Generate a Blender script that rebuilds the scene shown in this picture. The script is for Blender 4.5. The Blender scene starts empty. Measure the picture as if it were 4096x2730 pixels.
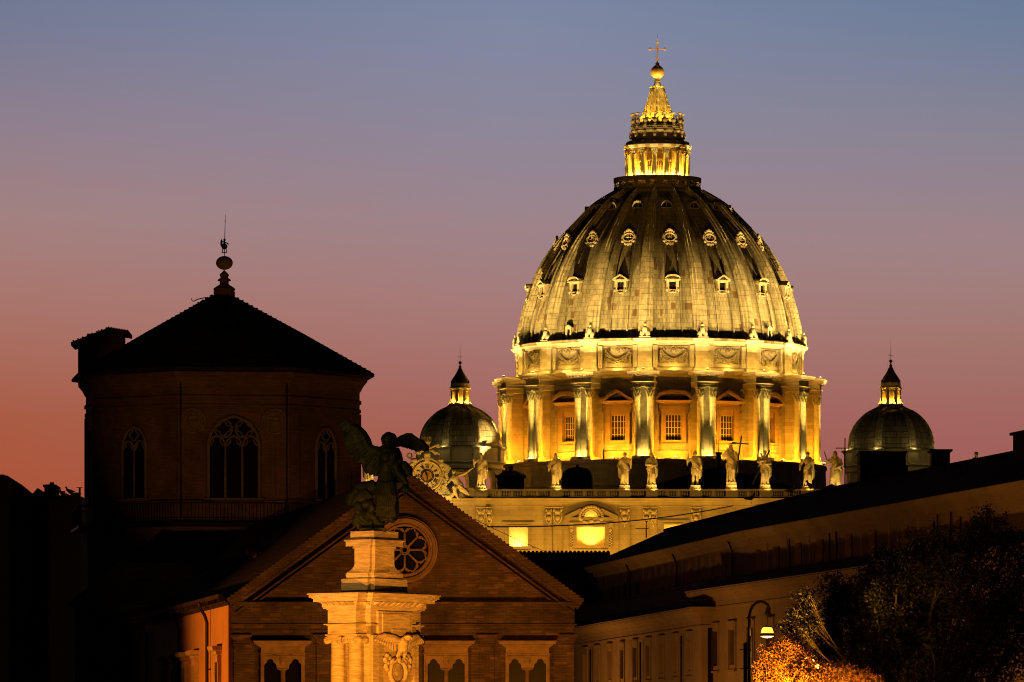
import bpy, bmesh, math, random
import numpy as np
from mathutils import Vector, Matrix, noise as mnoise
sc = bpy.context.scene
col = sc.collection
R = math.radians
PI = math.pi
# ---------------------------------------------------------------- camera
F = 228/36*4096            # focal length in photo pixels
HOR = 3186                 # photo row of eye level (below the frame)
cam = bpy.data.cameras.new('camera')
cam.lens = 228; cam.sensor_width = 36; cam.shift_y = (HOR-1365)/4096
cam.clip_start = 1; cam.clip_end = 8000
camo = bpy.data.objects.new('camera', cam); col.objects.link(camo)
camo.rotation_euler = (R(90), 0, 0)
sc.camera = camo
def P(x, y, D):            # a photo pixel at a given depth -> a world point
    return Vector(((x-2048)*D/F, D, (HOR-y)*D/F))
# ---------------------------------------------------------------- colour management, sampling
vs = sc.view_settings
vs.view_transform = 'Standard'; vs.look = 'None'; vs.exposure = 0; vs.gamma = 1
sc.cycles.use_denoising = True
sc.cycles.sample_clamp_indirect = 3
sc.cycles.max_bounces = 4
sc.cycles.use_light_tree = True
sc.cycles.filter_width = 1.05
# ---------------------------------------------------------------- world: dusk sky, bright only over the sunset
W = bpy.data.worlds.new('World'); sc.world = W; W.use_nodes = True
nt = W.node_tree; N = nt.nodes; L = nt.links; N.clear()
def s2l(c):
    return tuple(((v/255/12.92) if v/255 <= .04045 else ((v/255+.055)/1.055)**2.4) for v in c)+(1,)
tc = N.new('ShaderNodeTexCoord'); sep = N.new('ShaderNodeSeparateXYZ'); L.new(tc.outputs['Generated'], sep.inputs[0])
def math_node(op, a, b=None, clamp=False):
    m = N.new('ShaderNodeMath'); m.operation = op; m.use_clamp = clamp
    for i, v in enumerate((a, b)):
        if v is None: continue
        if isinstance(v, (int, float)): m.inputs[i].default_value = v
        else: L.new(v, m.inputs[i])
    return m.outputs[0]
def sky_ramp(fac, stops):
    r = N.new('ShaderNodeValToRGB'); e = r.color_ramp.elements
    r.color_ramp.interpolation = 'LINEAR'
    while len(e) < len(stops): e.new(.5)
    for el, (p, c) in zip(e, stops): el.position = p; el.color = s2l(c)
    L.new(fac, r.inputs[0]); return r.outputs[0]
TOP_ = [(.15, (88,112,148)), (.19, (44,56,76)), (.27, (12,14,18)), (1, (6,7,9))]
SKY_L = [(0, (174,72,40)), (.0457, (172,83,55)), (.0581, (169,91,65)), (.0766, (169,117,107)), (.0889, (163,129,127)), (.104, (143,127,141)), (.1197, (116,122,148))]+TOP_
SKY_C = [(0, (168,76,56)), (.0457, (167,90,74)), (.0581, (166,101,91)), (.0766, (166,124,121)), (.0889, (157,132,139)), (.104, (140,135,154)), (.1197, (127,136,163))]+TOP_
SKY_R = [(0, (160,80,66)), (.0457, (160,92,84)), (.0573, (162,100,94)), (.0704, (162,118,109)), (.0843, (160,131,133)), (.104, (134,131,147)), (.1197, (108,125,153))]+TOP_
el_ = math_node('DIVIDE', sep.outputs['Z'], math_node('MAXIMUM', sep.outputs['Y'], .05))
az_ = math_node('DIVIDE', sep.outputs['X'], math_node('MAXIMUM', sep.outputs['Y'], .05))
fl = sky_ramp(el_, SKY_L); fc = sky_ramp(el_, SKY_C); fr = sky_ramp(el_, SKY_R)
def az_mix(lo, hi, a, b):
    mr = N.new('ShaderNodeMapRange'); mr.inputs[1].default_value = lo; mr.inputs[2].default_value = hi; L.new(az_, mr.inputs[0])
    m = N.new('ShaderNodeMixRGB'); L.new(mr.outputs[0], m.inputs[0]); L.new(a, m.inputs[1]); L.new(b, m.inputs[2]); return m.outputs[0]
mx_ = az_mix(.0, .08, az_mix(-.08, 0, fl, fc), fr)
glow = N.new('ShaderNodeMapRange'); glow.interpolation_type = 'SMOOTHSTEP'
glow.inputs[1].default_value = .55; glow.inputs[2].default_value = .93; L.new(sep.outputs['Y'], glow.inputs[0])
sky = N.new('ShaderNodeTexSky'); sky.sky_type = 'NISHITA'; sky.sun_disc = False
sky.sun_elevation = R(-4); sky.sun_rotation = R(0); sky.air_density = 1.2; sky.dust_density = 2
dim = N.new('ShaderNodeMixRGB'); dim.blend_type = 'MIX'; dim.inputs[2].default_value = (.0028, .0024, .0026, 1); dim.inputs[0].default_value = .995
L.new(sky.outputs[0], dim.inputs[1])
mx2 = N.new('ShaderNodeMixRGB'); L.new(glow.outputs[0], mx2.inputs[0]); L.new(dim.outputs[0], mx2.inputs[1]); L.new(mx_, mx2.inputs[2])
bg = N.new('ShaderNodeBackground'); bg.inputs[1].default_value = 1.0; L.new(mx2.outputs[0], bg.inputs[0])
wo = N.new('ShaderNodeOutputWorld'); L.new(bg.outputs[0], wo.inputs[0])
# ---------------------------------------------------------------- lamps (real lamps or their light, plus added fills)
SODIUM = (1, .36, .045); AMBER = (1, .50, .045); WARM = (1, .66, .15); PALE = (1, .74, .24); STREET = (1, .42, .05)
def point(name, loc, watts, color, size=.15, parent=None):
    l = bpy.data.lights.new(name, 'POINT'); l.energy = watts; l.color = color; l.shadow_soft_size = size
    o = bpy.data.objects.new(name, l); col.objects.link(o); o.location = loc
    if parent: o.parent = parent
    return o
def spot(name, loc, target, watts, color, angle=60, blend=.5, size=.2, parent=None):
    l = bpy.data.lights.new(name, 'SPOT'); l.energy = watts; l.color = color; l.shadow_soft_size = size
    l.spot_size = R(angle); l.spot_blend = blend
    o = bpy.data.objects.new(name, l); col.objects.link(o); o.location = loc
    d = Vector(target)-Vector(loc); o.rotation_euler = d.to_track_quat('-Z', 'Y').to_euler()
    if parent: o.parent = parent
    return o
# ---------------------------------------------------------------- materials
MATS = {}
def new_mat(name):
    m = bpy.data.materials.new(name); m.use_nodes = True
    m.node_tree.nodes['Principled BSDF'].inputs['Specular IOR Level'].default_value = .15
    return m, m.node_tree, m.node_tree.nodes['Principled BSDF']
def nd(nt_, typ, **kw):
    n = nt_.nodes.new(typ)
    for k_, v in kw.items(): setattr(n, k_, v)
    return n
def coords(t, mode, Rr=1.0):
    """object coordinates as (along, up, out): flat = x,z ; radial = angle*R,z"""
    c = nd(t, 'ShaderNodeTexCoord'); s = nd(t, 'ShaderNodeSeparateXYZ'); t.links.new(c.outputs['Object'], s.inputs[0])
    cb = nd(t, 'ShaderNodeCombineXYZ')
    if mode == 'radial':
        a = nd(t, 'ShaderNodeMath', operation='ARCTAN2'); t.links.new(s.outputs[0], a.inputs[0]); t.links.new(s.outputs[1], a.inputs[1])
        b = nd(t, 'ShaderNodeMath', operation='MULTIPLY'); b.inputs[1].default_value = Rr; t.links.new(a.outputs[0], b.inputs[0])
        t.links.new(b.outputs[0], cb.inputs[0])
    elif mode == 'side':
        t.links.new(s.outputs[1], cb.inputs[0])
    else:
        a = nd(t, 'ShaderNodeMath', operation='ADD'); t.links.new(s.outputs[0], a.inputs[0]); t.links.new(s.outputs[1], a.inputs[1])
        t.links.new(a.outputs[0], cb.inputs[0])
    t.links.new(s.outputs[2], cb.inputs[1])
    return c.outputs['Object'], cb.outputs[0]
def masonry(name, c1, c2, bw, bh, mortar=.02, mcol=None, mode='flat', Rr=1, stain=.5, stain_scale=.3, rough=.85, bump=.3, odd=None, odd_amt=.06, streak=0):
    """coursed stone or brick: blocks, joints, weather stains, small relief"""
    m, t, b = new_mat(name); lk = t.links.new
    oc, uv = coords(t, mode, Rr)
    br = nd(t, 'ShaderNodeTexBrick'); br.inputs['Scale'].default_value = 1
    br.inputs['Brick Width'].default_value = bw; br.inputs['Row Height'].default_value = bh
    br.inputs['Mortar Size'].default_value = mortar; br.inputs['Mortar Smooth'].default_value = .3
    br.inputs['Color1'].default_value = c1+(1,); br.inputs['Color2'].default_value = c2+(1,)
    mc = mcol or tuple(v*.45 for v in c1); br.inputs['Mortar'].default_value = mc+(1,)
    br.inputs['Bias'].default_value = 0
    lk(uv, br.inputs['Vector'])
    last = br.outputs['Color']
    if odd:
        b2 = nd(t, 'ShaderNodeTexBrick'); b2.offset = .37
        for k_, v in (('Scale', 1), ('Brick Width', bw*1.3), ('Row Height', bh*1.5), ('Mortar Size', 0), ('Bias', 0)): b2.inputs[k_].default_value = v
        b2.inputs['Color1'].default_value = (0, 0, 0, 1); b2.inputs['Color2'].default_value = (1, 1, 1, 1); lk(uv, b2.inputs['Vector'])
        rp = nd(t, 'ShaderNodeValToRGB'); rp.color_ramp.elements[0].position = 1-odd_amt*1.5; rp.color_ramp.elements[1].position = min(1, 1-odd_amt*1.5+.02)
        lk(b2.outputs['Color'], rp.inputs[0])
        mxo = nd(t, 'ShaderNodeMixRGB'); lk(rp.outputs[0], mxo.inputs[0]); lk(last, mxo.inputs[1]); mxo.inputs[2].default_value = odd+(1,); last = mxo.outputs[0]
    nz = nd(t, 'ShaderNodeTexNoise'); nz.inputs['Scale'].default_value = stain_scale; nz.inputs['Detail'].default_value = 7; nz.inputs['Roughness'].default_value = .65
    if streak:
        mp = nd(t, 'ShaderNodeMapping'); mp.inputs['Scale'].default_value = (1, streak, 1); lk(uv, mp.inputs[0]); lk(mp.outputs[0], nz.inputs['Vector'])
    else: lk(oc, nz.inputs['Vector'])
    rr = nd(t, 'ShaderNodeValToRGB'); rr.color_ramp.elements[0].position = .34; rr.color_ramp.elements[1].position = .66
    rr.color_ramp.elements[0].color = (1-stain, 1-stain*1.02, 1-stain*1.05, 1); rr.color_ramp.elements[1].color = (1, 1, 1, 1)
    lk(nz.outputs[0], rr.inputs[0])
    ml = nd(t, 'ShaderNodeMixRGB', blend_type='MULTIPLY'); ml.inputs[0].default_value = 1; lk(last, ml.inputs[1]); lk(rr.outputs[0], ml.inputs[2])
    lk(ml.outputs[0], b.inputs['Base Color']); b.inputs['Roughness'].default_value = rough
    bp = nd(t, 'ShaderNodeBump'); bp.inputs['Strength'].default_value = bump; bp.inputs['Distance'].default_value = bh*.12
    n2 = nd(t, 'ShaderNodeTexNoise'); n2.inputs['Scale'].default_value = 2.2/bh; n2.inputs['Detail'].default_value = 4; lk(oc, n2.inputs['Vector'])
    ad = nd(t, 'ShaderNodeMath', operation='MULTIPLY_ADD'); lk(n2.outputs[0], ad.inputs[0]); ad.inputs[1].default_value = .5
    iv = nd(t, 'ShaderNodeMath', operation='SUBTRACT'); iv.inputs[0].default_value = 1; lk(br.outputs['Fac'], iv.inputs[1]); lk(iv.outputs[0], ad.inputs[2])
    lk(ad.outputs[0], bp.inputs['Height']); lk(bp.outputs[0], b.inputs['Normal'])
    MATS[name] = m; return m
def plain(name, c, var=.25, scale=1.5, rough=.8, bump=.15, metallic=0, stretch=None):
    m, t, b = new_mat(name); lk = t.links.new
    c0 = nd(t, 'ShaderNodeTexCoord'); nz = nd(t, 'ShaderNodeTexNoise'); nz.inputs['Scale'].default_value = scale; nz.inputs['Detail'].default_value = 8; nz.inputs['Roughness'].default_value = .62
    src = c0.outputs['Object']
    if stretch:
        mp = nd(t, 'ShaderNodeMapping'); mp.inputs['Scale'].default_value = stretch; lk(src, mp.inputs[0]); src = mp.outputs[0]
    lk(src, nz.inputs['Vector'])
    rr = nd(t, 'ShaderNodeValToRGB'); e = rr.color_ramp.elements; e[0].position = .3; e[1].position = .7
    e[0].color = tuple(v*(1-var) for v in c)+(1,); e[1].color = tuple(min(1, v*(1+var*.6)) for v in c)+(1,)
    lk(nz.outputs[0], rr.inputs[0]); lk(rr.outputs[0], b.inputs['Base Color'])
    b.inputs['Roughness'].default_value = rough; b.inputs['Metallic'].default_value = metallic
    if bump:
        bp = nd(t, 'ShaderNodeBump'); bp.inputs['Strength'].default_value = bump; bp.inputs['Distance'].default_value = .25/scale; lk(nz.outputs[0], bp.inputs['Height']); lk(bp.outputs[0], b.inputs['Normal'])
    MATS[name] = m; return m
def emit(name, c, s):
    m, t, b = new_mat(name)
    b.inputs['Base Color'].default_value = (0, 0, 0, 1); b.inputs['Emission Color'].default_value = c+(1,); b.inputs['Emission Strength'].default_value = s
    MATS[name] = m; return m
def glassy(name, c, rough=.15):
    m, t, b = new_mat(name); b.inputs['Base Color'].default_value = c+(1,); b.inputs['Roughness'].default_value = rough
    MATS[name] = m; return m
def tiles(name, c, w=.25, h=.4, mode='flat'):
    return masonry(name, c, tuple(v*.55 for v in c), w, h, mortar=.05, mode=mode, stain=.5, stain_scale=.8, bump=1.0, rough=.9)
M_DRUM = masonry('drum_travertine', (.50,.46,.37), (.40,.36,.28), 1.5, .62, .012, mode='radial', Rr=25, stain=.38, stain_scale=.35, bump=.35)
M_ATTIC = masonry('attic_travertine', (.52,.48,.40), (.44,.40,.32), 1.6, .6, .012, mode='radial', Rr=25, stain=.35, stain_scale=.6, bump=.4)
M_COL = plain('column_travertine', (.46,.44,.33), .28, 1.1, .85, .4, stretch=(1,1,2.2))
M_CAP = plain('capital_travertine', (.48,.45,.34), .4, 1.5, .85, .5)
M_DOME = masonry('dome_lead', (.36,.345,.25), (.26,.25,.175), .62, .78, .03, mcol=(.16,.15,.11), mode='radial', Rr=24, stain=.58, stain_scale=.9, bump=.5, odd=(.17,.115,.065), odd_amt=.05, streak=.12, rough=.7)
M_RIB = masonry('rib_lead', (.46,.43,.31), (.38,.36,.26), 30, .95, .035, mcol=(.15,.14,.10), stain=.5, stain_scale=.9, bump=.5, rough=.7)
M_LANT = plain('lantern_travertine', (.50,.46,.36), .35, 1.6, .8, .3)
M_GRIME = plain('grimy_travertine', (.30,.265,.19), .45, 1.4, .85, .5)
M_DIMTRAV = plain('dimmed_travertine', (.17,.15,.105), .45, 1.2, .85, .4)  # lantern stone darkened in colour to offset floodlight spill
M_SPIRE = plain('spire_lead', (.42,.40,.28), .5, 1.5, .6, .3)
M_GOLD = plain('gilt_bronze', (.36,.23,.08), .25, 2, .5, .05, metallic=.5)
M_BRONZE_D = plain('dark_bronze', (.05,.045,.035), .3, 3, .5, .05)
M_FAC = masonry('facade_travertine', (.43,.40,.31), (.36,.33,.25), 2.6, .75, .012, stain=.32, stain_scale=.35, bump=.25)
M_STAT = plain('statue_travertine', (.46,.43,.33), .45, 1.2, .85, .45)
M_SLEAD = masonry('side_dome_lead', (.30,.28,.21), (.20,.19,.145), 1.3, 1.0, .05, mcol=(.06,.06,.05), mode='radial', Rr=7, stain=.6, stain_scale=.9, bump=.4, streak=.15, rough=.68)
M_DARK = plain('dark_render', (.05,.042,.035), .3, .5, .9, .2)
M_BLACK = plain('black_void', (.006,.005,.005), .1, 1, 1, 0)
M_GLASS = glassy('dark_window_glass', (.012,.010,.008), .2)
M_WGLASS = plain('drum_window_panes', (.055,.05,.04), .5, 1.2, .35, 0)
M_WFRAME = plain('window_bars', (.55,.50,.40), .1, 3, .6, 0)
M_WSTONE = plain('window_surround_stone', (.42,.30,.18), .25, 1.0, .85, .3)
M_TRAV = plain('pylon_travertine', (.56,.49,.38), .42, 2.6, .85, .55, stretch=(.8,.8,6))
M_VICT = plain('green_bronze', (.020,.027,.013), .7, 3.2, .5, .4)
M_BRICK = masonry('roman_brick', (.29,.185,.10), (.19,.115,.06), .34, .075, .012, mcol=(.16,.10,.055), stain=.62, stain_scale=.45, bump=.45, odd=(.36,.20,.11), odd_amt=.06)
M_TBRICK = masonry('tower_brick', (.27,.15,.085), (.20,.11,.06), .5, .10, .014, mcol=(.17,.10,.055), mode='radial', Rr=7, stain=.45, stain_scale=.5, bump=.6)
M_TRACE = plain('tracery_stone', (.22,.155,.095), .35, 2.2, .85, .35)
M_PEPER = plain('window_stone', (.50,.31,.16), .35, 2.2, .85, .35)
M_ORANGE = plain('orange_plaster', (.60,.27,.10), .22, .5, .9, .12)
M_TILE = tiles('roof_tiles', (.10,.055,.038))
M_TILE_R = tiles('tower_roof_tiles', (.055,.040,.034), .35, .30, 'radial')
M_PLAST = plain('ochre_plaster', (.32,.21,.115), .3, .35, .9, .15)
M_PLASTR = plain('ochre_plaster_trim', (.40,.25,.13), .22, .6, .9, .15)
M_IRON = plain('black_iron', (.02,.018,.016), .2, 4, .5, .05)
M_PIPE = plain('drain_pipe_metal', (.035,.02,.014), .3, 3, .5, 0)
M_BARK = plain('bark', (.06,.045,.03), .4, 5, .9, .6)
M_GROUND = plain('asphalt_ground', (.05,.048,.045), .3, .4, .9, .2)
M_BIRD = plain('gull_feathers', (.30,.29,.28), .3, 8, .8, 0)
M_LAMP = emit('flood_lamp_glass', (1, .66, .18), 5)
M_LAMP_O = emit('amber_lamp_glass', (1, .55, .10), 7)
M_LAMP_S = emit('street_lamp_glass', (1, .50, .09), 9)
M_LAMP_T = emit('street_lamp_cover', (1, .38, .03), 3.2)
M_DIAL = plain('clock_dial', (.52,.48,.36), .25, 1.5, .7, .1)
M_CLKRIM = plain('clock_rim', (.48,.42,.26), .25, 2, .6, .2)
M_GILTD = plain('clock_centre', (.28,.18,.06), .3, 3, .5, .1)
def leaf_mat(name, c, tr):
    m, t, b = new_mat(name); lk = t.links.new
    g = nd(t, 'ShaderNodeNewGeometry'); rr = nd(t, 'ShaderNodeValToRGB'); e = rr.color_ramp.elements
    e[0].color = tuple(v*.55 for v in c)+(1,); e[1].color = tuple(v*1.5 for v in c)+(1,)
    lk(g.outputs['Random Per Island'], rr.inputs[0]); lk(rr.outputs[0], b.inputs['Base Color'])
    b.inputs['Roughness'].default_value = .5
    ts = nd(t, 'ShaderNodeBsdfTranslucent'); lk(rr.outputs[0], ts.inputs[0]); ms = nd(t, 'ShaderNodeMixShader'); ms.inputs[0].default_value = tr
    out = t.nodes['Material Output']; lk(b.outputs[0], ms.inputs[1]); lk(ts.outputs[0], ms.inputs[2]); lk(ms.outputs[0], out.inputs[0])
    MATS[name] = m; return m
M_LEAF = leaf_mat('dark_leaves', (.012,.014,.006), .12)
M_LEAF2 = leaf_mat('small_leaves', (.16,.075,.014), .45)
# ---------------------------------------------------------------- mesh builder
class MB:
    def __init__(s): s.v = []; s.f = []; s.m = []; s.sm = []; s.cur = 0; s.M = None
    def add(s, vs_, fs, smooth=False):
        o = len(s.v)
        if s.M is not None: vs_ = [s.M @ Vector(p) for p in vs_]
        s.v.extend([tuple(p) for p in vs_])
        for f in fs: s.f.append([i+o for i in f]); s.m.append(s.cur); s.sm.append(smooth)
        return s
    def box(s, x0, x1, y0, y1, z0, z1):
        return s.add([(x0,y0,z0),(x1,y0,z0),(x1,y1,z0),(x0,y1,z0),(x0,y0,z1),(x1,y0,z1),(x1,y1,z1),(x0,y1,z1)],
                     [(3,2,1,0),(4,5,6,7),(0,1,5,4),(1,2,6,5),(2,3,7,6),(3,0,4,7)])
    def frus(s, a, b):       # two boxes ends: a=(x0,x1,y0,y1,z) b likewise
        x0,x1,y0,y1,z0 = a; X0,X1,Y0,Y1,z1 = b
        return s.add([(x0,y0,z0),(x1,y0,z0),(x1,y1,z0),(x0,y1,z0),(X0,Y0,z1),(X1,Y0,z1),(X1,Y1,z1),(X0,Y1,z1)],
                     [(3,2,1,0),(4,5,6,7),(0,1,5,4),(1,2,6,5),(2,3,7,6),(3,0,4,7)])
    def rprof(s, x0, x1, y0, y1, prof):   # rectangular moulding stack: prof = [(offset, z)...]
        vs_ = []; fs = []
        for o, z in prof: vs_ += [(x0-o,y0-o,z),(x1+o,y0-o,z),(x1+o,y1+o,z),(x0-o,y1+o,z)]
        n = len(prof)
        for i in range(n-1):
            for j in range(4):
                k = (j+1) % 4; fs.append((i*4+j, i*4+k, (i+1)*4+k, (i+1)*4+j))
        fs.append((3,2,1,0)); q = (n-1)*4; fs.append((q,q+1,q+2,q+3))
        return s.add(vs_, fs)
    def poly(s, pts, z0, z1):             # xy polygon (ccw) extruded in z
        n = len(pts)
        return s.add([(x,y,z0) for x,y in pts]+[(x,y,z1) for x,y in pts],
                     [tuple(range(n-1,-1,-1)), tuple(range(n,2*n))]+[(i,(i+1)%n,n+(i+1)%n,n+i) for i in range(n)])
    def polyx(s, pts, y0, y1):            # xz polygon extruded along y
        n = len(pts)
        return s.add([(x,y0,z) for x,z in pts]+[(x,y1,z) for x,z in pts],
                     [tuple(range(n)), tuple(range(2*n-1,n-1,-1))]+[(i,n+i,n+(i+1)%n,(i+1)%n) for i in range(n)])
    def strip(s, xs, lo, hi, y0, y1):     # solid between two height curves, extruded along y
        n = len(xs); vs_ = []
        for x, a, b in zip(xs, lo, hi): vs_ += [(x,y0,a),(x,y0,b),(x,y1,b),(x,y1,a)]
        fs = []
        for i in range(n-1):
            p = i*4; q = p+4
            fs += [(p,q,q+1,p+1),(p+1,q+1,q+2,p+2),(p+2,q+2,q+3,p+3),(p+3,q+3,q,p)]
        fs += [(0,1,2,3), ((n-1)*4+3,(n-1)*4+2,(n-1)*4+1,(n-1)*4)]
        return s.add(vs_, fs)
    def lathe(s, prof, n=48, a0=0, a1=2*PI, smooth=True, c=(0,0), mod=None, cap=False):
        full = abs(a1-a0-2*PI) < 1e-6; cnt = n if full else n+1; vs_ = []; fs = []
        for r, z in prof:
            for i in range(cnt):
                a = a0+(a1-a0)*i/n; rr = r*(mod(a, z) if mod else 1)
                vs_.append((c[0]+rr*math.sin(a), c[1]-rr*math.cos(a), z))
        for j in range(len(prof)-1):
            for i in range(n):
                k = (i+1) % cnt; fs.append((j*cnt+i, j*cnt+k, (j+1)*cnt+k, (j+1)*cnt+i))
        if cap:
            fs.append(tuple(range(cnt-1,-1,-1))); fs.append(tuple((len(prof)-1)*cnt+i for i in range(cnt)))
        return s.add(vs_, fs, smooth)
    def arcbox(s, r0, r1, z0, z1, a0, a1, n=6):
        return s.lathe([(r0,z0),(r1,z0),(r1,z1),(r0,z1),(r0,z0)], n, a0, a1, False)
    def tube(s, pts, rad, n=8, closed=False, smooth=True):
        pts = [Vector(p) for p in pts]; m = len(pts)
        if isinstance(rad, (int, float)): rad = [rad]*m
        vs_ = []; fs = []; up = None
        for i, p in enumerate(pts):
            if closed: d = pts[(i+1) % m]-pts[i-1]
            else: d = pts[min(i+1, m-1)]-pts[max(i-1, 0)]
            if d.length < 1e-9: d = Vector((0,0,1))
            d.normalize()
            if up is None: up = Vector((0,0,1)) if abs(d.z) < .9 else Vector((1,0,0))
            x = d.cross(up)
            if x.length < 1e-4: x = d.orthogonal()
            x.normalize(); y = x.cross(d); up = y
            for k in range(n):
                a = 2*PI*k/n; vs_.append(p+x*math.cos(a)*rad[i]+y*math.sin(a)*rad[i])
        for i in range(m if closed else m-1):
            for k in range(n):
                j = (i+1) % m; l = (k+1) % n; fs.append((i*n+k, i*n+l, j*n+l, j*n+k))
        if not closed: fs += [tuple(range(n-1,-1,-1)), tuple((m-1)*n+k for k in range(n))]
        return s.add(vs_, fs, smooth)
    def ell(s, c, r, n=12, rot=None, smooth=True):
        if isinstance(r, (int, float)): r = (r, r, r)
        m = max(4, n//2+1); vs_ = []; fs = []
        Q = rot if rot is not None else Matrix.Identity(3)
        for j in range(m+1):
            t = PI*j/m
            for i in range(n):
                a = 2*PI*i/n; p = Q @ Vector((r[0]*math.sin(t)*math.cos(a), r[1]*math.sin(t)*math.sin(a), -r[2]*math.cos(t))); vs_.append(p+Vector(c))
        for j in range(m):
            for i in range(n): k = (i+1) % n; fs.append((j*n+i, j*n+k, (j+1)*n+k, (j+1)*n+i))
        return s.add(vs_, fs, smooth)
    def build(s, name, mat, parent=None, loc=(0,0,0), rz=0, remesh=None, smoothit=0):
        me = bpy.data.meshes.new(name); me.from_pydata(s.v, [], s.f)
        mats = mat if isinstance(mat, (list, tuple)) else [mat]
        for m in mats: me.materials.append(m)
        me.polygons.foreach_set('material_index', s.m); me.polygons.foreach_set('use_smooth', s.sm); me.update()
        o = bpy.data.objects.new(name, me); col.objects.link(o)
        if remesh:
            md = o.modifiers.new('r', 'REMESH'); md.mode = 'VOXEL'; md.voxel_size = remesh; md.use_smooth_shade = True
            if smoothit: m2 = o.modifiers.new('s', 'SMOOTH'); m2.factor = .5; m2.iterations = smoothit
            dg = bpy.context.evaluated_depsgraph_get(); me2 = bpy.data.meshes.new_from_object(o.evaluated_get(dg)); o.modifiers.clear(); o.data = me2; me2.name = name
            if not me2.materials:
                for m in mats: me2.materials.append(m)
            bpy.data.meshes.remove(me)
        if parent: o.parent = parent
        o.location = loc; o.rotation_euler = (0, 0, rz)
        return o
def dup(o, rz=None, loc=None, parent=None, scale=None):
    c = o.copy(); col.objects.link(c)
    if parent is not None: c.parent = parent
    if rz is not None: c.rotation_euler = (0, 0, rz)
    if loc is not None: c.location = loc
    if scale is not None: c.scale = scale
    return c
def tag(o, label=None, cat=None, group=None, kind=None):
    if label: o['label'] = label
    if cat: o['category'] = cat
    if group: o['group'] = group
    if kind: o['kind'] = kind
    return o
def empty(name, loc, label, cat, group=None, rz=0):
    o = bpy.data.objects.new(name, None); col.objects.link(o); o.location = loc; o.rotation_euler = (0,0,rz); o.empty_display_size = .5
    return tag(o, label, cat, group)
def linspace(a, b, n): return [a+(b-a)*i/(n-1) for i in range(n)]
def arch(x, cx, hw, zs, rise):    # round or pointed arch soffit height
    t = max(-1, min(1, (x-cx)/hw)); return zs+rise*math.sqrt(max(0, 1-t*t))
GZ = -2.0
g = MB(); g.add([(-2500,-60,GZ),(2500,-60,GZ),(2500,4000,GZ),(-2500,4000,GZ)], [(0,1,2,3)])
tag(g.build('ground', M_GROUND), kind='structure')
ORD = ['first','second','third','fourth','fifth','sixth','seventh','eighth','ninth','tenth','eleventh','twelfth']
# ================================================================ the basilica
KD = 1150/F*1.74076
def zd(y): return (1830-y)*KD+2
BAS = empty('basilica', (26.1, 1150, GZ), 'great domed basilica lit gold at night, its ribbed dome rising over the rooftops', 'basilica')
PH = R(-6.8); STEP = PI/8
def ribs_az(): return [PH+STEP*i for i in range(16)]
def bay_az(): return [PH+STEP*(i+.5) for i in range(16)]
VIS = lambda a: math.cos(a) > -.35           # the half of the ring turned towards the street
# --- dome shell
prof_px = [(801,331),(797,330.5),(770,326.5),(739,320.5),(710,313),(678,304),(650,293.5),(623,281),(598,266.5),(573,249.5),(553,232.5),(534,214.5),(510,191),(481,160),(462,130),(446,102)]
DP = [(r*KD-.85+.35*(i > 12), zd(y)) for i, (y, r) in enumerate(prof_px)]
def dome_r(z):
    for (r0, z0), (r1, z1) in zip(DP, DP[1:]):
        if z0 <= z <= z1: return r0+(r1-r0)*(z-z0)/(z1-z0)
    return DP[0][0] if z < DP[0][1] else DP[-1][0]
fine = []
for (r0, z0), (r1, z1) in zip(DP, DP[1:]):
    for i in range(3): fine.append((r0+(r1-r0)*i/3, z0+(z1-z0)*i/3))
fine.append(DP[-1])
# smooth the profile a little
for _ in range(3): fine = [fine[0]]+[((a[0]+2*b[0]+c[0])/4, (a[1]+2*b[1]+c[1])/4) for a, b, c in zip(fine, fine[1:], fine[2:])]+[fine[-1]]
mb = MB(); mb.lathe(fine, 160)
def prof_strip(mb, az, sect, t0=0, t1=1, taper=1.0, off=0.0):
    """a moulded strip lying up the dome: sect = [(x, height)...]; narrows towards the top"""
    pts = fine[int(t0*(len(fine)-1)):int(t1*(len(fine)-1))+1]; n = len(sect); vs_ = []; fs = []
    for i, (r, z) in enumerate(pts):
        a = pts[max(0, i-1)]; b = pts[min(len(pts)-1, i+1)]; dr, dz = b[0]-a[0], b[1]-a[1]; l = math.hypot(dr, dz); nr, nz = dz/l, -dr/l
        w = 1-(1-taper)*(1-(r-DP[-1][0])/(DP[0][0]-DP[-1][0]))
        for x, h in sect:
            h2 = h*(.6+.4*w); rr = r+nr*h2; zz = z+nz*h2
            x2 = (x+off*(r/DP[0][0]) if off else x*w)
            ca, sa = math.cos(az), math.sin(az); vs_.append((x2*ca+rr*sa, x2*sa-rr*ca, zz))
    for i in range(len(pts)-1):
        for j in range(n-1): fs.append((i*n+j, i*n+j+1, (i+1)*n+j+1, (i+1)*n+j))
    mb.add(vs_, fs)
for a in bay_az():
    for sgn in (-1, 1): prof_strip(mb, a, [(-.13,-.05),(-.11,.22),(.11,.22),(.13,-.05)], 0, .78, 1, off=sgn*1.55)
# low blocking course the shell springs from
mb.lathe([(26.0,zd(806)),(26.0,zd(800)),(25.75,zd(799)),(25.6,zd(797.5))], 160, smooth=False)
dome = mb.build('dome', M_DOME, BAS)
# --- ribs
mb = MB(); prof_strip(mb, 0, [(-1.25,-.1),(-1.25,.42),(-.92,.46),(-.84,.82),(-.36,.84),(-.28,1.12),(.28,1.12),(.36,.84),(.84,.82),(.92,.46),(1.25,.42),(1.25,-.1)], 0, 1, .42)
z0 = DP[0][1]; r0 = DP[0][0]
mb.box(-1.5,1.5,-r0-1.25,-r0+.3,z0-.35,z0+.3)
rib = mb.build('rib', M_RIB, dome, rz=ribs_az()[0])
for a in ribs_az()[1:]: dup(rib, a)
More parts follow.
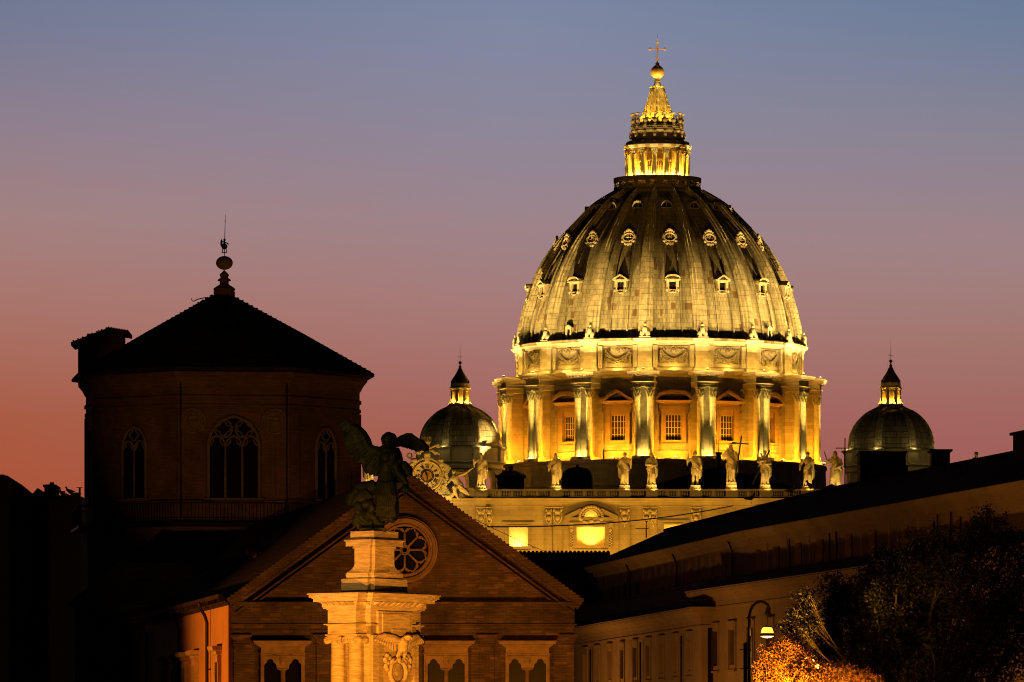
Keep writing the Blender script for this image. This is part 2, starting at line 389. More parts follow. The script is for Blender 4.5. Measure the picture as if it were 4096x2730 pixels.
# heraldic mounts with star at the foot of every rib
mb = MB()
for x, z, r in ((-.5,.8,.42),(.5,.8,.42),(0,1.5,.46)):
    mb.lathe([(.0,z-.5),(r,z-.5),(r,z),(r*.85,z+.35),(r*.45,z+.58),(0,z+.66)], 10, c=(x,-r0-1.0))
mb.ell((0,-r0-1.0,2.35),(.32,.2,.32),8); mb.box(-1.0,1.0,-r0-1.5,-r0+.1,-.1,.32)
mnt = mb.build('rib_ornament', M_CAP, dome, (0,0,z0+.02), ribs_az()[0])
for a in ribs_az()[1:]: dup(mnt, a)
# --- dormers of the dome, three rows
def dormer(seg):
    mb = MB(); zb = zd(668)-1.75; rr = dome_r(zb)
    mb.M = Matrix.Translation((0,-rr,zb)) @ Matrix.Diagonal((.84,1,.86,1)) @ Matrix.Translation((0,rr,-zb))
    yf = -rr-.55; yb = -rr+2.6
    mb.box(-1.25,-.72,yf,yb,zb,zb+1.75); mb.box(.72,1.25,yf,yb,zb,zb+1.75); mb.box(-.72,.72,yf+.05,yb,zb-.25,zb+.18); mb.box(-1.25,1.25,yf-.02,yb,zb+1.75,zb+2.05)
    for s_ in (-1, 1): mb.ell((s_*1.15,yf-.12,zb+.1),(.22,.22,.4),8)
    mb.box(-1.6,1.6,yf-.35,yb+.6,zb+2.05,zb+2.28)
    xs = linspace(-1.6,1.6,15)
    tp = [zb+2.3+(1.0*math.sqrt(max(0,1-(x/1.62)**2))*.85 if seg else 1.0*(1-abs(x)/1.6)) for x in xs]
    mb.strip(xs, [t-.26 if i not in (0,14) else t-.02 for i, t in enumerate(tp)], [t+.06 for t in tp], yf-.4, yb+1.2)
    mb.strip(xs, [zb+2.28]*15, [max(zb+2.29, t-.2) for t in tp], yf+.1, yf+.4)
    mb.tube([(-.6,yf-.1,zb-.35),(0,yf-.15,zb-.5),(.6,yf-.1,zb-.35)], .13, 6)
    mb.cur = 1; mb.box(-.72,.72,yf+.5,yf+.6,zb+.18,zb+1.75)
    return mb.build('dormer_window', [M_GRIME, M_BLACK], dome)
d_seg = dormer(True); d_tri = dormer(False); used = set()
for i, a in enumerate(bay_az()):
    src = d_seg if i % 2 == 0 else d_tri
    if id(src) not in used: src.rotation_euler = (0,0,a); used.add(id(src))
    else: dup(src, a)
# second row: oval windows in scrolled frames
zc = zd(546)*.985; rc = dome_r(zc)
mb = MB(); mb.M = Matrix.Translation((0,-rc-.55,zc)) @ Matrix.Rotation(R(-14), 4, 'X') @ Matrix.Diagonal((.9,1,.95,1))
ring = lambda a, b, y, n=28: [(a*math.cos(2*PI*i/n), y, b*math.sin(2*PI*i/n)) for i in range(n)]
mb.tube(ring(1.08,.78,-.15), .17, 8, True); mb.tube(ring(1.28,1.0,-.02), .2, 8, True)
mb.polyx([(1.3*math.cos(2*PI*i/28), 1.02*math.sin(2*PI*i/28)) for i in range(27,-1,-1)], .12, 2.6)
for i in range(14):
    a = PI*(i+.5)/14; mb.ell((1.32*math.cos(a),.0,1.05*math.sin(a)),(.2,.22,.2),8)
for x, z, r in ((0,1.45,.42),(-.4,1.28,.3),(.4,1.28,.3),(-1.15,-.75,.33),(1.15,-.75,.33),(-.5,-1.2,.34),(.5,-1.2,.34),(0,-1.25,.4),(-.75,1.02,.26),(.75,1.02,.26)): mb.ell((x,-.1,z),(r,.28,r),10)
mb.cur = 1; mb.polyx([(.98*math.cos(2*PI*i/24), .7*math.sin(2*PI*i/24)) for i in range(23,-1,-1)], .02, .1)
mb.cur = 2
for x in (-.33,0,.33): mb.box(x-.03,x+.03,-.06,.01,-.66,.66)
mb.box(-.9,.9,-.07,.0,-.03,.03)
ov = mb.build('oval_dormer', [M_GRIME, M_GLASS, M_WFRAME], dome, rz=bay_az()[0])
for a in bay_az()[1:]: dup(ov, a)
# third row: small round-hooded vents
zc = zd(475)*.99; rc = dome_r(zc)
mb = MB(); mb.M = Matrix.Translation((0,-rc-.5,zc))
xs = linspace(-.95,.95,13); up = [.95*math.sqrt(max(0,1-(x/.96)**2)) for x in xs]
mb.strip(xs, [max(-.3,u-.3) for u in up], [u+.05 for u in up], -.3, 2.2); mb.box(-.95,.95,-.3,1.0,-.35,-.2)
mb.cur = 1; mb.strip(xs, [-.2]*13, [max(-.19,u-.28) for u in up], .25, .35); mb.cur = 0; mb.box(-.05,.05,.1,.24,-.2,.68)
ht = mb.build('hooded_vent', [M_GRIME, M_BLACK], dome, rz=bay_az()[0])
for a in bay_az()[1:]: dup(ht, a)
# low doors in the shell
mb = MB(); zb = z0+.15; rr = r0-.2
mb.box(-.62,-.36,-rr-.55,-rr+1,zb,zb+2.0); mb.box(.36,.62,-rr-.55,-rr+1,zb,zb+2.0)
xs = linspace(-.68,.68,9); mb.strip(xs, [zb+1.9]*9, [zb+2.05+.55*math.sqrt(max(0,1-(x/.7)**2)) for x in xs], -rr-.6, -rr+1)
mb.cur = 1; mb.box(-.36,.36,-rr-.2,-rr-.1,zb,zb+1.9)
pd = mb.build('shell_door', [M_CAP, M_BLACK], dome, rz=R(-40.6)); dup(pd, R(49.4))
# --- attic with festoons
ZA0, ZA1 = 73.6+2, 79.4+2
mb = MB(); mb.lathe([(24.95,ZA0-.4),(25.35,ZA0),(25.35,ZA0+.75),(25.0,ZA0+.95),(24.95,ZA0+1.0),(24.95,ZA1-1.15),(25.15,ZA1-1.0),(25.2,ZA1-.65),(25.75,ZA1-.35),(25.9,ZA1-.05),(25.9,ZA1),(25.0,ZA1+.12)], 160, smooth=False)
attic = mb.build('attic', M_ATTIC, BAS)
mb = MB()
mb.rprof(-1.22,1.22,-25.55,-24.8,[(.3,ZA0-.2),(.3,ZA0+.7),(.05,ZA0+.9),(0,ZA0+1.0),(0,ZA1-1.2),(.12,ZA1-1.0),(.16,ZA1-.66),(.62,ZA1-.36),(.78,ZA1-.04),(.78,ZA1+.02),(.3,ZA1+.3)])
for s_ in (-1,1): mb.box(s_*1.75-.42,s_*1.75+.42,-25.28,-24.8,ZA0+.9,ZA1-1.15)
pier = mb.build('pier', M_ATTIC, attic, rz=ribs_az()[0])
for a in ribs_az()[1:]: dup(pier, a)
def on_ring(x, r, z): a = x/r; return (r*math.sin(a), -r*math.cos(a), z)
mb = MB(); rg = random.Random(3); zc = ZA0+3.1
for x0_, x1_, z0_, z1_ in ((-2.75,2.75,zc-1.55,zc-1.45),(-2.75,2.75,zc+1.35,zc+1.45),(-2.75,-2.65,zc-1.45,zc+1.35),(2.65,2.75,zc-1.45,zc+1.35)):
    pts = linspace(x0_,x1_,9) if x1_-x0_ > 1 else [x0_,x1_]
    for p, q in zip(pts, pts[1:]): mb.arcbox(24.85,25.12,z0_,z1_,p/25,q/25,1)
for i in range(27):
    t = -1+2*i/26; x = 2.1*t; z = zc+.55-1.75*(1-t*t)**1.0*.95
    for j in range(3):
        r = .19+.10*(1-t*t)+rg.uniform(-.04,.05); mb.ell(on_ring(x+rg.uniform(-.08,.08),25.05,z+(j-1)*.26*(1.2-t*t*.6)), (r,r*.9,r), 7)
for s_ in (-1,1):
    for j in range(11): mb.ell(on_ring(s_*(2.15+rg.uniform(-.22,.22)),25.05,zc+.9-j*.2+rg.uniform(-.05,.05)), rg.uniform(.12,.22), 6)
    mb.tube([on_ring(s_*(.5+.15*k),25.06,zc+.95+.25*math.sin(k*1.9)) for k in range(11)], .1, 6)
mb.ell(on_ring(0,25.05,zc+.75),(.46,.4,.55),10)
for k in range(9):
    a = PI*k/8; mb.ell(on_ring(.58*math.cos(a),25.05,zc+.85+.55*math.sin(a)),.2,6)
mb.ell(on_ring(0,25.4,zc+.65),(.1,.2,.16),6)
fest = mb.build('festoon', M_GRIME, attic, rz=bay_az()[0])
for a in bay_az()[1:]: dup(fest, a)
# --- drum
ZF = 58.4+2
mb = MB()
DZ0, DZ1 = 61.4+2+.42, 67.75+2-.72
mb.lathe([(24.4,ZF-3),(24.4,ZF),(25.05,ZF),(25.05,ZF+1.6),(24.8,ZF+1.75),(24.8,DZ0)], 160, smooth=False)
mb.lathe([(24.8,DZ1),(24.8,ZF+10.9),(25.0,ZF+11.1),(25.0,ZF+12.4),(25.15,ZF+12.5),(25.2,ZF+13.2),(25.1,ZF+13.3),(25.1,ZF+14.3),(25.5,ZF+14.5),(26.1,ZF+14.9),(26.3,ZF+15.3),(26.3,ZF+15.45),(24.9,ZF+15.6)], 160, smooth=False)
for a in bay_az(): mb.lathe([(24.8,DZ0),(24.8,DZ1)], 8, a+1.37/24.8, a+STEP-1.37/24.8, False)
mb.lathe([(22.5,DZ0-1),(22.5,DZ1+1)], 64)
drum = mb.build('drum', M_DRUM, BAS)
ZC = 59.4+2; ZCAP = 69.15+2; ZAB = 70.85+2; ZENT = 73.55+2
mb = MB()
mb.box(-.78,.78,-27.75,-24.6,ZF,ZAB); mb.rprof(-1.95,1.95,-29.0,-24.6,[(.1,ZF-1.0),(.1,ZF+.08),(0,ZF+.12),(0,ZF+.5)])
mb.box(-2.25,2.25,-25.35,-24.6,ZF+.2,ZAB)
mb.rprof(-1.85,1.85,-28.65,-24.6,[(0,ZAB),(.06,ZAB+.05),(.06,ZAB+.42),(.12,ZAB+.45),(.12,ZAB+.78),(.3,ZAB+.92),(.02,ZAB+.93),(.02,ZAB+1.75),(.25,ZAB+1.9),(.32,ZAB+2.15),(.82,ZAB+2.2),(.88,ZAB+2.5),(.98,ZAB+2.66),(.98,ZAB+2.72),(.2,ZAB+2.85)])
for x in linspace(-2.3,2.3,8): mb.box(x-.14,x+.14,-29.3,-28.9,ZAB+1.93,ZAB+2.16)
for s_ in (-1,1):     # responds against the wall, with small leaf capitals
    for k in range(4): mb.ell((s_*(1.95+(k%2)*.3),-25.42,ZCAP+.35+.4*k),(.24,.22,.25),6)
mb.box(-.35,.35,-27.95,-27.6,ZAB-1.6,ZAB+.05)
butt = mb.build('buttress', M_DRUM, drum, rz=ribs_az()[0])
for a in ribs_az()[1:]: dup(butt, a)
def corinthian(mb, x, y, r, zs, zt, detail=True):
    """bell, two tiers of curled leaves, corner volutes and abacus"""
    h = zt-zs
    mb.lathe([(r*.98,zs-.02),(r*1.12,zs+.03*h),(r*.95,zs+.08*h),(r*1.0,zs+.5*h),(r*1.25,zs+.86*h)], 14, c=(x,y))
    if detail:
        for tier, (zz, rr, n, off) in enumerate(((.06,1.10,8,0),(.36,1.22,8,.5))):
            for i in range(n):
                a = 2*PI*(i+off)/n; ca, sa = math.sin(a), -math.cos(a); q = r*rr
                mb.tube([(x+ca*q*.9,y+sa*q*.9,zs+zz*h),(x+ca*q*1.0,y+sa*q*1.0,zs+(zz+.2)*h),(x+ca*q*1.22,y+sa*q*1.22,zs+(zz+.31)*h),(x+ca*q*1.3,y+sa*q*1.3,zs+(zz+.24)*h)], [r*.24,r*.25,r*.2,r*.12], 5)
        for i in range(4):
            a = PI/4+PI/2*i; ca, sa = math.sin(a), -math.cos(a)
            mb.ell((x+ca*r*1.55,y+sa*r*1.55,zs+.8*h),(r*.28,r*.28,r*.28),6)
            b = PI/2*i; mb.ell((x+math.sin(b)*r*1.25,y-math.cos(b)*r*1.25,zs+.86*h),r*.2,6)
    w = r*1.32; mb.rprof(x-w,x+w,y-w,y+w,[(0,zt-.13*h),(r*.12,zt-.05*h),(r*.12,zt-.003)])
mb = MB()
def column(mb, r, z0_, z1_, ztop, x=0, y=0):
    mb.rprof(x-r*1.35,x+r*1.35,y-r*1.35,y+r*1.35,[(0,z0_-1.35*r),(0,z0_-.85*r)])
    mb.lathe([(r*1.3,z0_-.85*r),(r*1.36,z0_-.7*r),(r*1.3,z0_-.52*r),(r*1.1,z0_-.42*r),(r*1.2,z0_-.25*r),(r*1.05,z0_-.08*r),(r*1.0,z0_),(r*.995,z0_+(z1_-z0_)*.33),(r*.87,z1_),(r*.95,z1_+.01)], 20, c=(x,y))
    corinthian(mb, x, y, r*.87, z1_, ztop)
column(mb, .60, ZC, ZCAP, ZAB)
c0 = mb.build('column', M_COL, drum)
def ring_pos(a, x, r): return (x*math.cos(a)+r*math.sin(a), x*math.sin(a)-r*math.cos(a), 0)
first = True
for a in ribs_az():
    for s_ in (-1,1):
        p = ring_pos(a, s_*1.135, 28.0)
        if first: c0.location = p; c0.rotation_euler = (0,0,a); first = False
        else: dup(c0, a, p)
def drum_window(seg):
    mb = MB(); y = -24.8; zb, zt = 61.4+2, 67.75+2
    mb.box(-2.08,-1.36,y-.28,y+1.2,zb,zt); mb.box(1.36,2.08,y-.28,y+1.2,zb,zt); mb.box(-1.36,1.36,y-.28,y+1.2,zt-.72,zt); mb.box(-1.36,1.36,y-.28,y+1.2,zb,zb+.42)
    mb.box(-2.2,-2.08,y-.36,y,zb-.15,zt+.02); mb.box(2.08,2.2,y-.36,y,zb-.15,zt+.02); mb.box(-2.2,2.2,y-.42,y+.1,zb-.3,zb-.1)
    mb.box(-1.36,1.36,y+.2,y+1.2,zt-1.55,zt-.72)
    for s_ in (-1,1):
        mb.box(s_*2.45-.2,s_*2.45+.2,y-.55,y,zt-1.2,zt+.1); mb.ell((s_*2.45,y-.5,zt-1.15),(.22,.25,.3),8)
    mb.rprof(-2.55,2.55,y-.35,y+.1,[(0,zt+.05),(0,zt+.42),(.3,zt+.55),(.42,zt+.78),(.55,zt+.9),(.55,zt+.98)])
    xs = linspace(-3.2,3.2,21); hh = 1.75
    tp = [zt+.98+(hh*math.sqrt(max(0,1-(abs(x)/3.2)**2.2)) if seg else (hh+.15)*(1-abs(x)/3.2)) for x in xs]
    lo = [max(zt+.98, t-(.62 if seg else .55)) for t in tp]
    mb.strip(xs, lo, [t+.06 for t in tp], y-1.0, y+.05)
    mb.cur = 1; mb.strip(xs, [zt+.97]*21, [max(zt+.975, t-.3) for t in tp], y-.12, y+.02)
    mb.cur = 0
    mb.cur = 2; mb.box(-1.36,1.36,y+.72,y+.8,zb+.42,zt-1.55)
    mb.cur = 3
    for i in range(6): x = -1.36+2.72*i/5; mb.box(x-.055,x+.055,y+.62,y+.7,zb+.42,zt-1.55)
    for i in range(5): z = zb+.42+(zt-1.55-zb-.42)*i/4; mb.box(-1.36,1.36,y+.63,y+.69,z-.045,z+.045)
    return mb.build('window', [M_WSTONE, M_DARK, M_WGLASS, M_WFRAME], drum)
w_seg = drum_window(True); w_tri = drum_window(False); used = set()
K0 = min(range(16), key=lambda i: abs(bay_az()[i]-R(4.45)))
for i, a in enumerate(bay_az()):
    src = w_seg if (i-K0) % 2 == 0 else w_tri
    if id(src) not in used: src.rotation_euler = (0,0,a); used.add(id(src))
    else: dup(src, a)
# small arched doors low in the drum
mb = MB(); xs = linspace(-.45,.45,9)
mb.strip(xs, [ZF+1.5+.5*math.sqrt(max(0,1-(x/.46)**2)) for x in xs], [ZF+1.75+.6*math.sqrt(max(0,1-(x/.62)**2)) for x in xs], -25.2, -24.9)
mb.cur = 1; mb.strip(xs, [ZF]*9, [ZF+1.5+.5*math.sqrt(max(0,1-(x/.46)**2)) for x in xs], -25.12, -24.98)
lo_ = mb.build('low_door', [M_DRUM, M_BLACK], drum, rz=bay_az()[K0]-STEP-R(6.6))
# podium below the columns
mb = MB(); mb.lathe([(29.2,38),(29.2,52.6),(29.5,52.9),(29.5,54.3),(30.1,55.2),(30.3,55.6),(29.6,55.9),(29.5,ZF-.9),(29.7,ZF-.7),(29.7,ZF-.12),(24.0,ZF-.1)], 128, smooth=False)
for a in (R(8), R(-26)):
    mb.M = Matrix.Rotation(a, 4, 'Z'); mb.box(-.8,-.6,-29.4,-29,ZF-9.8,ZF-7.2); mb.box(.6,.8,-29.4,-29,ZF-9.8,ZF-7.2); mb.box(-.8,.8,-29.45,-29,ZF-7.2,ZF-6.9)
mb.M = None
pod = mb.build('podium', M_DRUM, BAS)
# --- lantern
LX = -.32
mb = MB()
zL = lambda y: zd(y)
GT, GB = zL(411), zL(440)
mb.lathe([(6.9,GB-1.6),(7.3,GB-.9),(8.05,GB-.55),(8.1,GB-.25),(7.8,GB),(7.75,GB+.1),(7.75,GB+.55),(7.55,GB+.55),(7.55,GB+.1),(5.7,GB+.1)], 96, smooth=False)
mb.lathe([(7.68,GT-.75),(7.78,GT-.7),(7.78,GT),(7.5,GT+.03),(7.5,GT-.75),(7.68,GT-.75)], 96, smooth=False)
mb.lathe([(5.55,GB+.1),(5.55,GT-1.0),(6.2,GT-.7),(6.3,GT-.45),(4.2,GT-.4)], 96, smooth=False)
for i in range(24):
    a = 2*PI*i/24; mb.arcbox(7.5,7.74,GB+.5,GT-.7,a-.035,a+.035,1)
    for k in range(1,8): b = a+2*PI/24*k/8; mb.tube([(7.62*math.sin(b),-7.62*math.cos(b),GB+.55),(7.62*math.sin(b),-7.62*math.cos(b),GB+1.35)], .025, 4)
    mb.arcbox(7.58,7.66,GB+1.35,GB+1.42,a,a+2*PI/24,2)
for i in range(16):
    a = PH+STEP*i; mb.M = Matrix.Rotation(a, 4, 'Z'); mb.lathe([(1.0,GB+.1),(1.0,GT-1.3),(.7,GT-.9),(0,GT-.7)], 10, c=(0,-5.6)); mb.M = None
lantern = mb.build('lantern', M_DIMTRAV, BAS, (LX,0,0))
LB, LC, LT = zL(404.5)*.997, zL(354)*.997, zL(347)*.997
LE = zL(334)*.997
mb = MB(); mb.lathe([(4.15,GT-.5),(4.15,LE-.6),(4.4,LE-.5)], 64, smooth=False)
for i in range(16):
    a = PH+STEP*(i+.5); mb.M = Matrix.Rotation(a, 4, 'Z')
    xs = linspace(-.62,.62,11); zs_ = LB+2.1
    mb.cur = 0; mb.strip(xs, [zs_+.62*math.sqrt(max(0,1-(x/.63)**2)) for x in xs], [zs_+.2+.75*math.sqrt(max(0,1-(x/.75)**2)) for x in xs], -4.35, -4.1)
    mb.box(-.74,-.55,-4.35,-4.1,LB-.3,zs_+.2); mb.box(.55,.74,-4.35,-4.1,LB-.3,zs_+.2); mb.box(-.8,.8,-4.4,-4.1,LC+.1,LC+.45)
    mb.cur = 1; mb.strip(xs, [LB-.2]*11, [zs_+.6*math.sqrt(max(0,1-(x/.63)**2)) for x in xs], -4.2, -4.12)
    mb.cur = 0
    for x in (-.2,.2): mb.box(x-.035,x+.035,-4.26,-4.2,LB-.2,zs_+.5)
    for z in (LB+.75,LB+1.7): mb.box(-.55,.55,-4.26,-4.21,z-.035,z+.035)
    mb.M = None
mb.build('lantern_wall', [M_LANT, M_WGLASS], lantern)
mb = MB(); y0_ = -5.35
mb.box(-.26,.26,-5.25,-4.1,GT-.5,LT); mb.rprof(-.62,.62,-6.0,-4.3,[(.05,GT-1.0),(.05,GT-.35),(0,LB-.62)])
column(mb, .44, LB, LC, LT, 0, y0_)
mb.rprof(-.46,.46,-5.75,-4.2,[(0,LT),(.05,LT+.35),(.0,LT+.4),(.0,LE-.5),(.2,LE-.35),(.3,LE-.05),(.3,LE+.03)])
lc = mb.build('lantern_column', M_COL, lantern, rz=ribs_az()[0])
for a in ribs_az()[1:]: dup(lc, a)
mb = MB()
mb.lathe([(4.1,LE-.55),(5.55,LE-.4),(5.9,LE-.3),(6.05,LE),(6.05,LE+.12),(5.75,LE+.3)], 96, smooth=False)
pf = [(5.75,zL(336)),(5.6,zL(333)),(5.5,zL(330)),(4.9,zL(326.5)),(4.55,zL(322)),(4.5,zL(318.5)),(4.6,zL(316)),(4.45,zL(313)),(4.35,zL(310)),(4.45,zL(308.5)),(4.75,zL(306)),(4.8,zL(303.5)),(4.7,zL(301.5)),(4.65,zL(298)),(4.45,zL(297.5)),(4.5,zL(294)),(4.35,zL(291)),(3.3,zL(291)),(3.2,zL(284)),(3.0,zL(276))]
mb.lathe(pf, 96, smooth=False)
for i in range(16):
    a = PH+STEP*i; mb.M = Matrix.Rotation(a, 4, 'Z')
    mb.ell((0,-4.75,zL(315)),(.35,.4,.45),8); mb.box(-.28,.28,-4.95,-4.3,zL(311),zL(305)); mb.box(-.35,.35,-5.2,-4.7,zL(329),zL(326)); mb.ell((0,-5.35,zL(331)),(.3,.35,.3),8); mb.box(-.4,.4,-4.75,-4.3,zL(297),zL(294)); mb.M = None
mb.build('lantern_crown', M_DIMTRAV, lantern)
mb = MB(); zc = zL(292.5)
mb.lathe([(.3,zc),(.34,zc+.25),(.2,zc+.35),(.2,zc+.5),(.38,zc+.75),(.42,zc+1.0),(.25,zc+1.2),(.16,zc+1.35),(.24,zc+1.6),(.16,zc+1.75),(.16,zc+1.95),(.3,zc+2.1),(.5,zc+2.16),(.5,zc+2.26),(.12,zc+2.35),(0,zc+2.36)], 10, c=(0,-4.45))
cd = mb.build('candelabrum', M_DIMTRAV, lantern, rz=ribs_az()[0])
for a in ribs_az()[1:]: dup(cd, a)
# spire, ball, cross
mb = MB()
sp = [(2.95,zL(274)),(2.75,zL(268)),(2.45,zL(259)),(2.05,zL(245)),(1.62,zL(228)),(1.3,zL(213)),(1.12,zL(203)),(1.2,zL(200)),(1.0,zL(198.5)),(.55,zL(198))]
mb.lathe(sp, 64, mod=lambda a, z: 1-.06*abs(math.sin(8*(a-PH))))
for i in range(16):
    a = PH+STEP*i; mb.tube([((r+.06)*math.sin(a),-(r+.06)*math.cos(a),z) for r, z in sp[:7]], [.14,.13,.12,.1,.09,.09,.08], 5)
    for k in range(1,6): r, z = sp[k]; mb.ell(((r+.14)*math.sin(a),-(r+.14)*math.cos(a),z),.14-.012*k,5)
    mb.ell((1.22*math.sin(a),-1.22*math.cos(a),zL(200.5)),.17,6)
for k in range(26):
    t = k/25; z = sp[0][1]+(sp[6][1]-sp[0][1])*t; j = min(5, int(t*6))
    rr = np.interp(z, [q[1] for q in sp[:7]], [q[0] for q in sp[:7]])+.16; a = R(3)
    mb.M = Matrix.Rotation(a, 4, 'Z'); mb.box(-.15,.15,-rr-.03,-rr+.03,z-.03,z+.03); mb.M = None
mb.lathe([(.55,zL(199)),(.55,zL(196)),(.68,zL(195)),(.68,zL(193)),(.5,zL(192)),(.5,zL(189)),(.62,zL(188)),(.6,zL(186.5)),(.42,zL(185)),(.42,zL(181.5))], 24)
mb.build('spire', M_SPIRE, BAS, (LX,0,0))
mb = MB(); bz = zL(166.5); mb.ell((0,0,bz), 1.22, 32); mb.build('ball', M_GOLD, BAS, (LX,0,0))
mb = MB(); mb.lathe([(.55,bz+1.05),(.5,bz+1.2),(.25,bz+1.3),(.42,bz+1.5),(.3,bz+1.62),(.16,bz+1.75),(.2,bz+1.85)], 16)
x0z = bz+1.85; ct = zL(98)
mb.box(-.09,.09,-.08,.08,x0z,ct); az = zL(113); mb.box(-1.25,1.25,-.08,.08,az-.09,az+.09)
for x, z in ((-1.3,az),(1.3,az),(0,ct),(0,x0z+.4)):
    for dx, dz in ((0,0),(.17,0),(-.17,0),(0,.17),(0,-.17)): mb.ell((x+dx,0,z+dz),.12,8)
mb.tube([(0,0,ct),(0,0,zL(79))], [.035,.02], 5)
for s_ in (-1,1): mb.tube([(s_*.05,0,ct-.3),(s_*.6,0,bz+1.0)], .012, 4)
mb.build('cross', M_GOLD, BAS, (LX,0,0))
# --- the two smaller side domes
KS = .4146*1112/F
def side_dome(loc, sc_):
    zz = lambda y: (HOR-(1350+y*.4146))*1112/F+2
    q = KS
    mb = MB()
    pr = [(405,1032),(403,1012),(402,1005),(398,960),(388,905),(373,860),(348,810),(316,766),(280,730),(243,700),(210,680),(165,660),(138,648)]
    pr = [(r*q, zz(y)) for r, y in pr]
    mb.lathe(pr, 96); mb.lathe([(426*q,zz(1052)),(438*q,zz(1048)),(438*q,zz(1042)),(410*q,zz(1034)),(404*q,zz(1030))], 96, smooth=False)
    sd = mb.build('side_dome', M_SLEAD, BAS, loc); sd.scale = (sc_,)*3
    mb = MB()
    w0 = 34*q
    vs_ = []; fs = []; sect = [(-1,-.05),(-1,.10),(-.4,.10),(-.3,.2),(.3,.2),(.4,.10),(1,.10),(1,-.05)]
    for i, (r, z) in enumerate(pr[1:]):
        a = pr[max(0,i)]; b = pr[min(len(pr)-1,i+2)]; dr, dz = b[0]-a[0], b[1]-a[1]; l = math.hypot(dr,dz) or 1
        w = w0*(.35+.65*r/pr[0][0])
        for x, h in sect: vs_.append((x*w, -(r+dz/l*h), z-dr/l*h))
    for i in range(len(pr)-2):
        for j in range(7): fs.append((i*8+j,i*8+j+1,(i+1)*8+j+1,(i+1)*8+j))
    mb.add(vs_, fs); mb.box(-w0*1.1,w0*1.1,-pr[0][0]-.32,-pr[0][0]+.2,zz(1050),zz(1012)-.25)
    for y in (880,930,975): r_ = np.interp(-y, [-1005,-960,-905,-860,-810], [402,398,388,373,348])*q; mb.ell((0,-r_-.22,zz(y)),(.09,.12,.2),6)
    rb = mb.build('rib', M_RIB, sd, rz=R(-20))
    for i in range(1,8): dup(rb, R(-20+46.5*i if i < 4 else -20+45*i))
    mb = MB()
    mb.lathe([(420*q,zz(1180)),(420*q,zz(1062)),(432*q,zz(1052))], 96, smooth=False)
    for i in range(8):
        mb.M = Matrix.Rotation(R(-20+45*i), 4, 'Z'); mb.rprof(-1.0,1.0,-420*q-.35,-420*q+.3,[(0,zz(1180)),(0,zz(1075)),(.15,zz(1062)),(.35,zz(1052)),(.35,zz(1042))]); mb.M = None
    mb.build('side_drum', M_FAC, sd)
    mb = MB()   # open arched loggia under the drum
    zt, zb = zz(1180), zz(1475)
    mb.lathe([(402*q,zt-.02),(440*q,zt-.02),(446*q,zt-.2),(430*q,zt-.4),(420*q,zt-.55),(420*q,zz(1235)),(433*q,zz(1240)),(433*q,zz(1252)),(405*q,zz(1254))], 64, smooth=False)
    for i in range(8):
        mb.M = Matrix.Rotation(R(2.5+45*i), 4, 'Z'); hw = 1.25; rr = 415*q*math.cos(R(22.5))+.3; hwid = rr*math.tan(R(22.5))
        xs = linspace(-hw,hw,15); sp_ = zz(1345)
        mb.strip(xs, [sp_+hw*math.sqrt(max(0,1-(x/hw)**2)) for x in xs], [zz(1252)]*15, -rr, -rr+.9)
        xo = linspace(-hw-.28,hw+.28,15)
        mb.box(-hwid,-hw,-rr,-rr+.9,zb,zz(1252)); mb.box(hw,hwid,-rr,-rr+.9,zb,zz(1252))
        for s_ in (-1,1): mb.box(s_*(hw+.28)-.3,s_*(hw+.28)+.3,-rr-.14,-rr,sp_-.2,sp_+.02); mb.box(s_*(hw+.28)-.22,s_*(hw+.28)+.22,-rr-.1,-rr,zb,sp_-.2)
        mb.tube([(hw*1.12*math.cos(PI*k/12),-rr-.05,sp_+hw*1.12*math.sin(PI*k/12)) for k in range(13)], .1, 5); mb.M = None
    mb.lathe([(0.1,zb-8),(425*q,zb-8),(425*q,zb),(0.1,zb+.02)], 48, smooth=False)
    mb.build('arched_loggia', M_FAC, sd)
    mb = MB()
    mb.lathe([(150*q,zz(668)),(140*q,zz(652)),(112*q,zz(632)),(106*q,zz(622)),(106*q,zz(606)),(70*q,zz(606)),(70*q,zz(470)),(97*q,zz(468)),(108*q,zz(458)),(108*q,zz(452)),(94*q,zz(446)),(90*q,zz(440)),(92*q,zz(412)),(86*q,zz(408))], 48, smooth=False)
    for i in range(8):
        mb.M = Matrix.Rotation(R(2.5+22.5+45*i), 4, 'Z')
        mb.rprof(-14*q,14*q,-96*q,-66*q,[(4*q,zz(606)),(0,zz(596)),(0,zz(480)),(5*q,zz(472)),(5*q,zz(460))])
        mb.polyx([(-8*q,zz(650)),(8*q,zz(650)),(8*q,zz(600)),(-8*q,zz(600))], -118*q, -95*q); mb.ell((0,-126*q,zz(640)),(9*q,16*q,14*q),8); mb.ell((0,-108*q,zz(596)),(8*q,10*q,14*q),8)
        mb.M = Matrix.Rotation(R(2.5+45*i), 4, 'Z')
        hw = 24*q; xs = linspace(-hw,hw,11); mb.strip(xs, [zz(510)+hw*math.sqrt(max(0,1-(x/hw)**2)) for x in xs], [zz(472)]*11, -86*q, -72*q); mb.M = None
    sl = mb.build('side_lantern', M_LANT, sd)
    mb = MB()
    for i in range(8):
        mb.M = Matrix.Rotation(R(2.5+45*i), 4, 'Z'); hw = 15*q; xs = linspace(-hw,hw,9)
        mb.strip(xs, [zz(600)]*9, [zz(505)+hw*math.sqrt(max(0,1-(x/hw)**2)) for x in xs], -71*q, -70.2*q)
        mb.ell((0,-91*q,zz(427)),(9*q,3*q,9*q),10); mb.M = None
    mb.build('lantern_opening', M_WSTONE, sl)
    mb = MB()
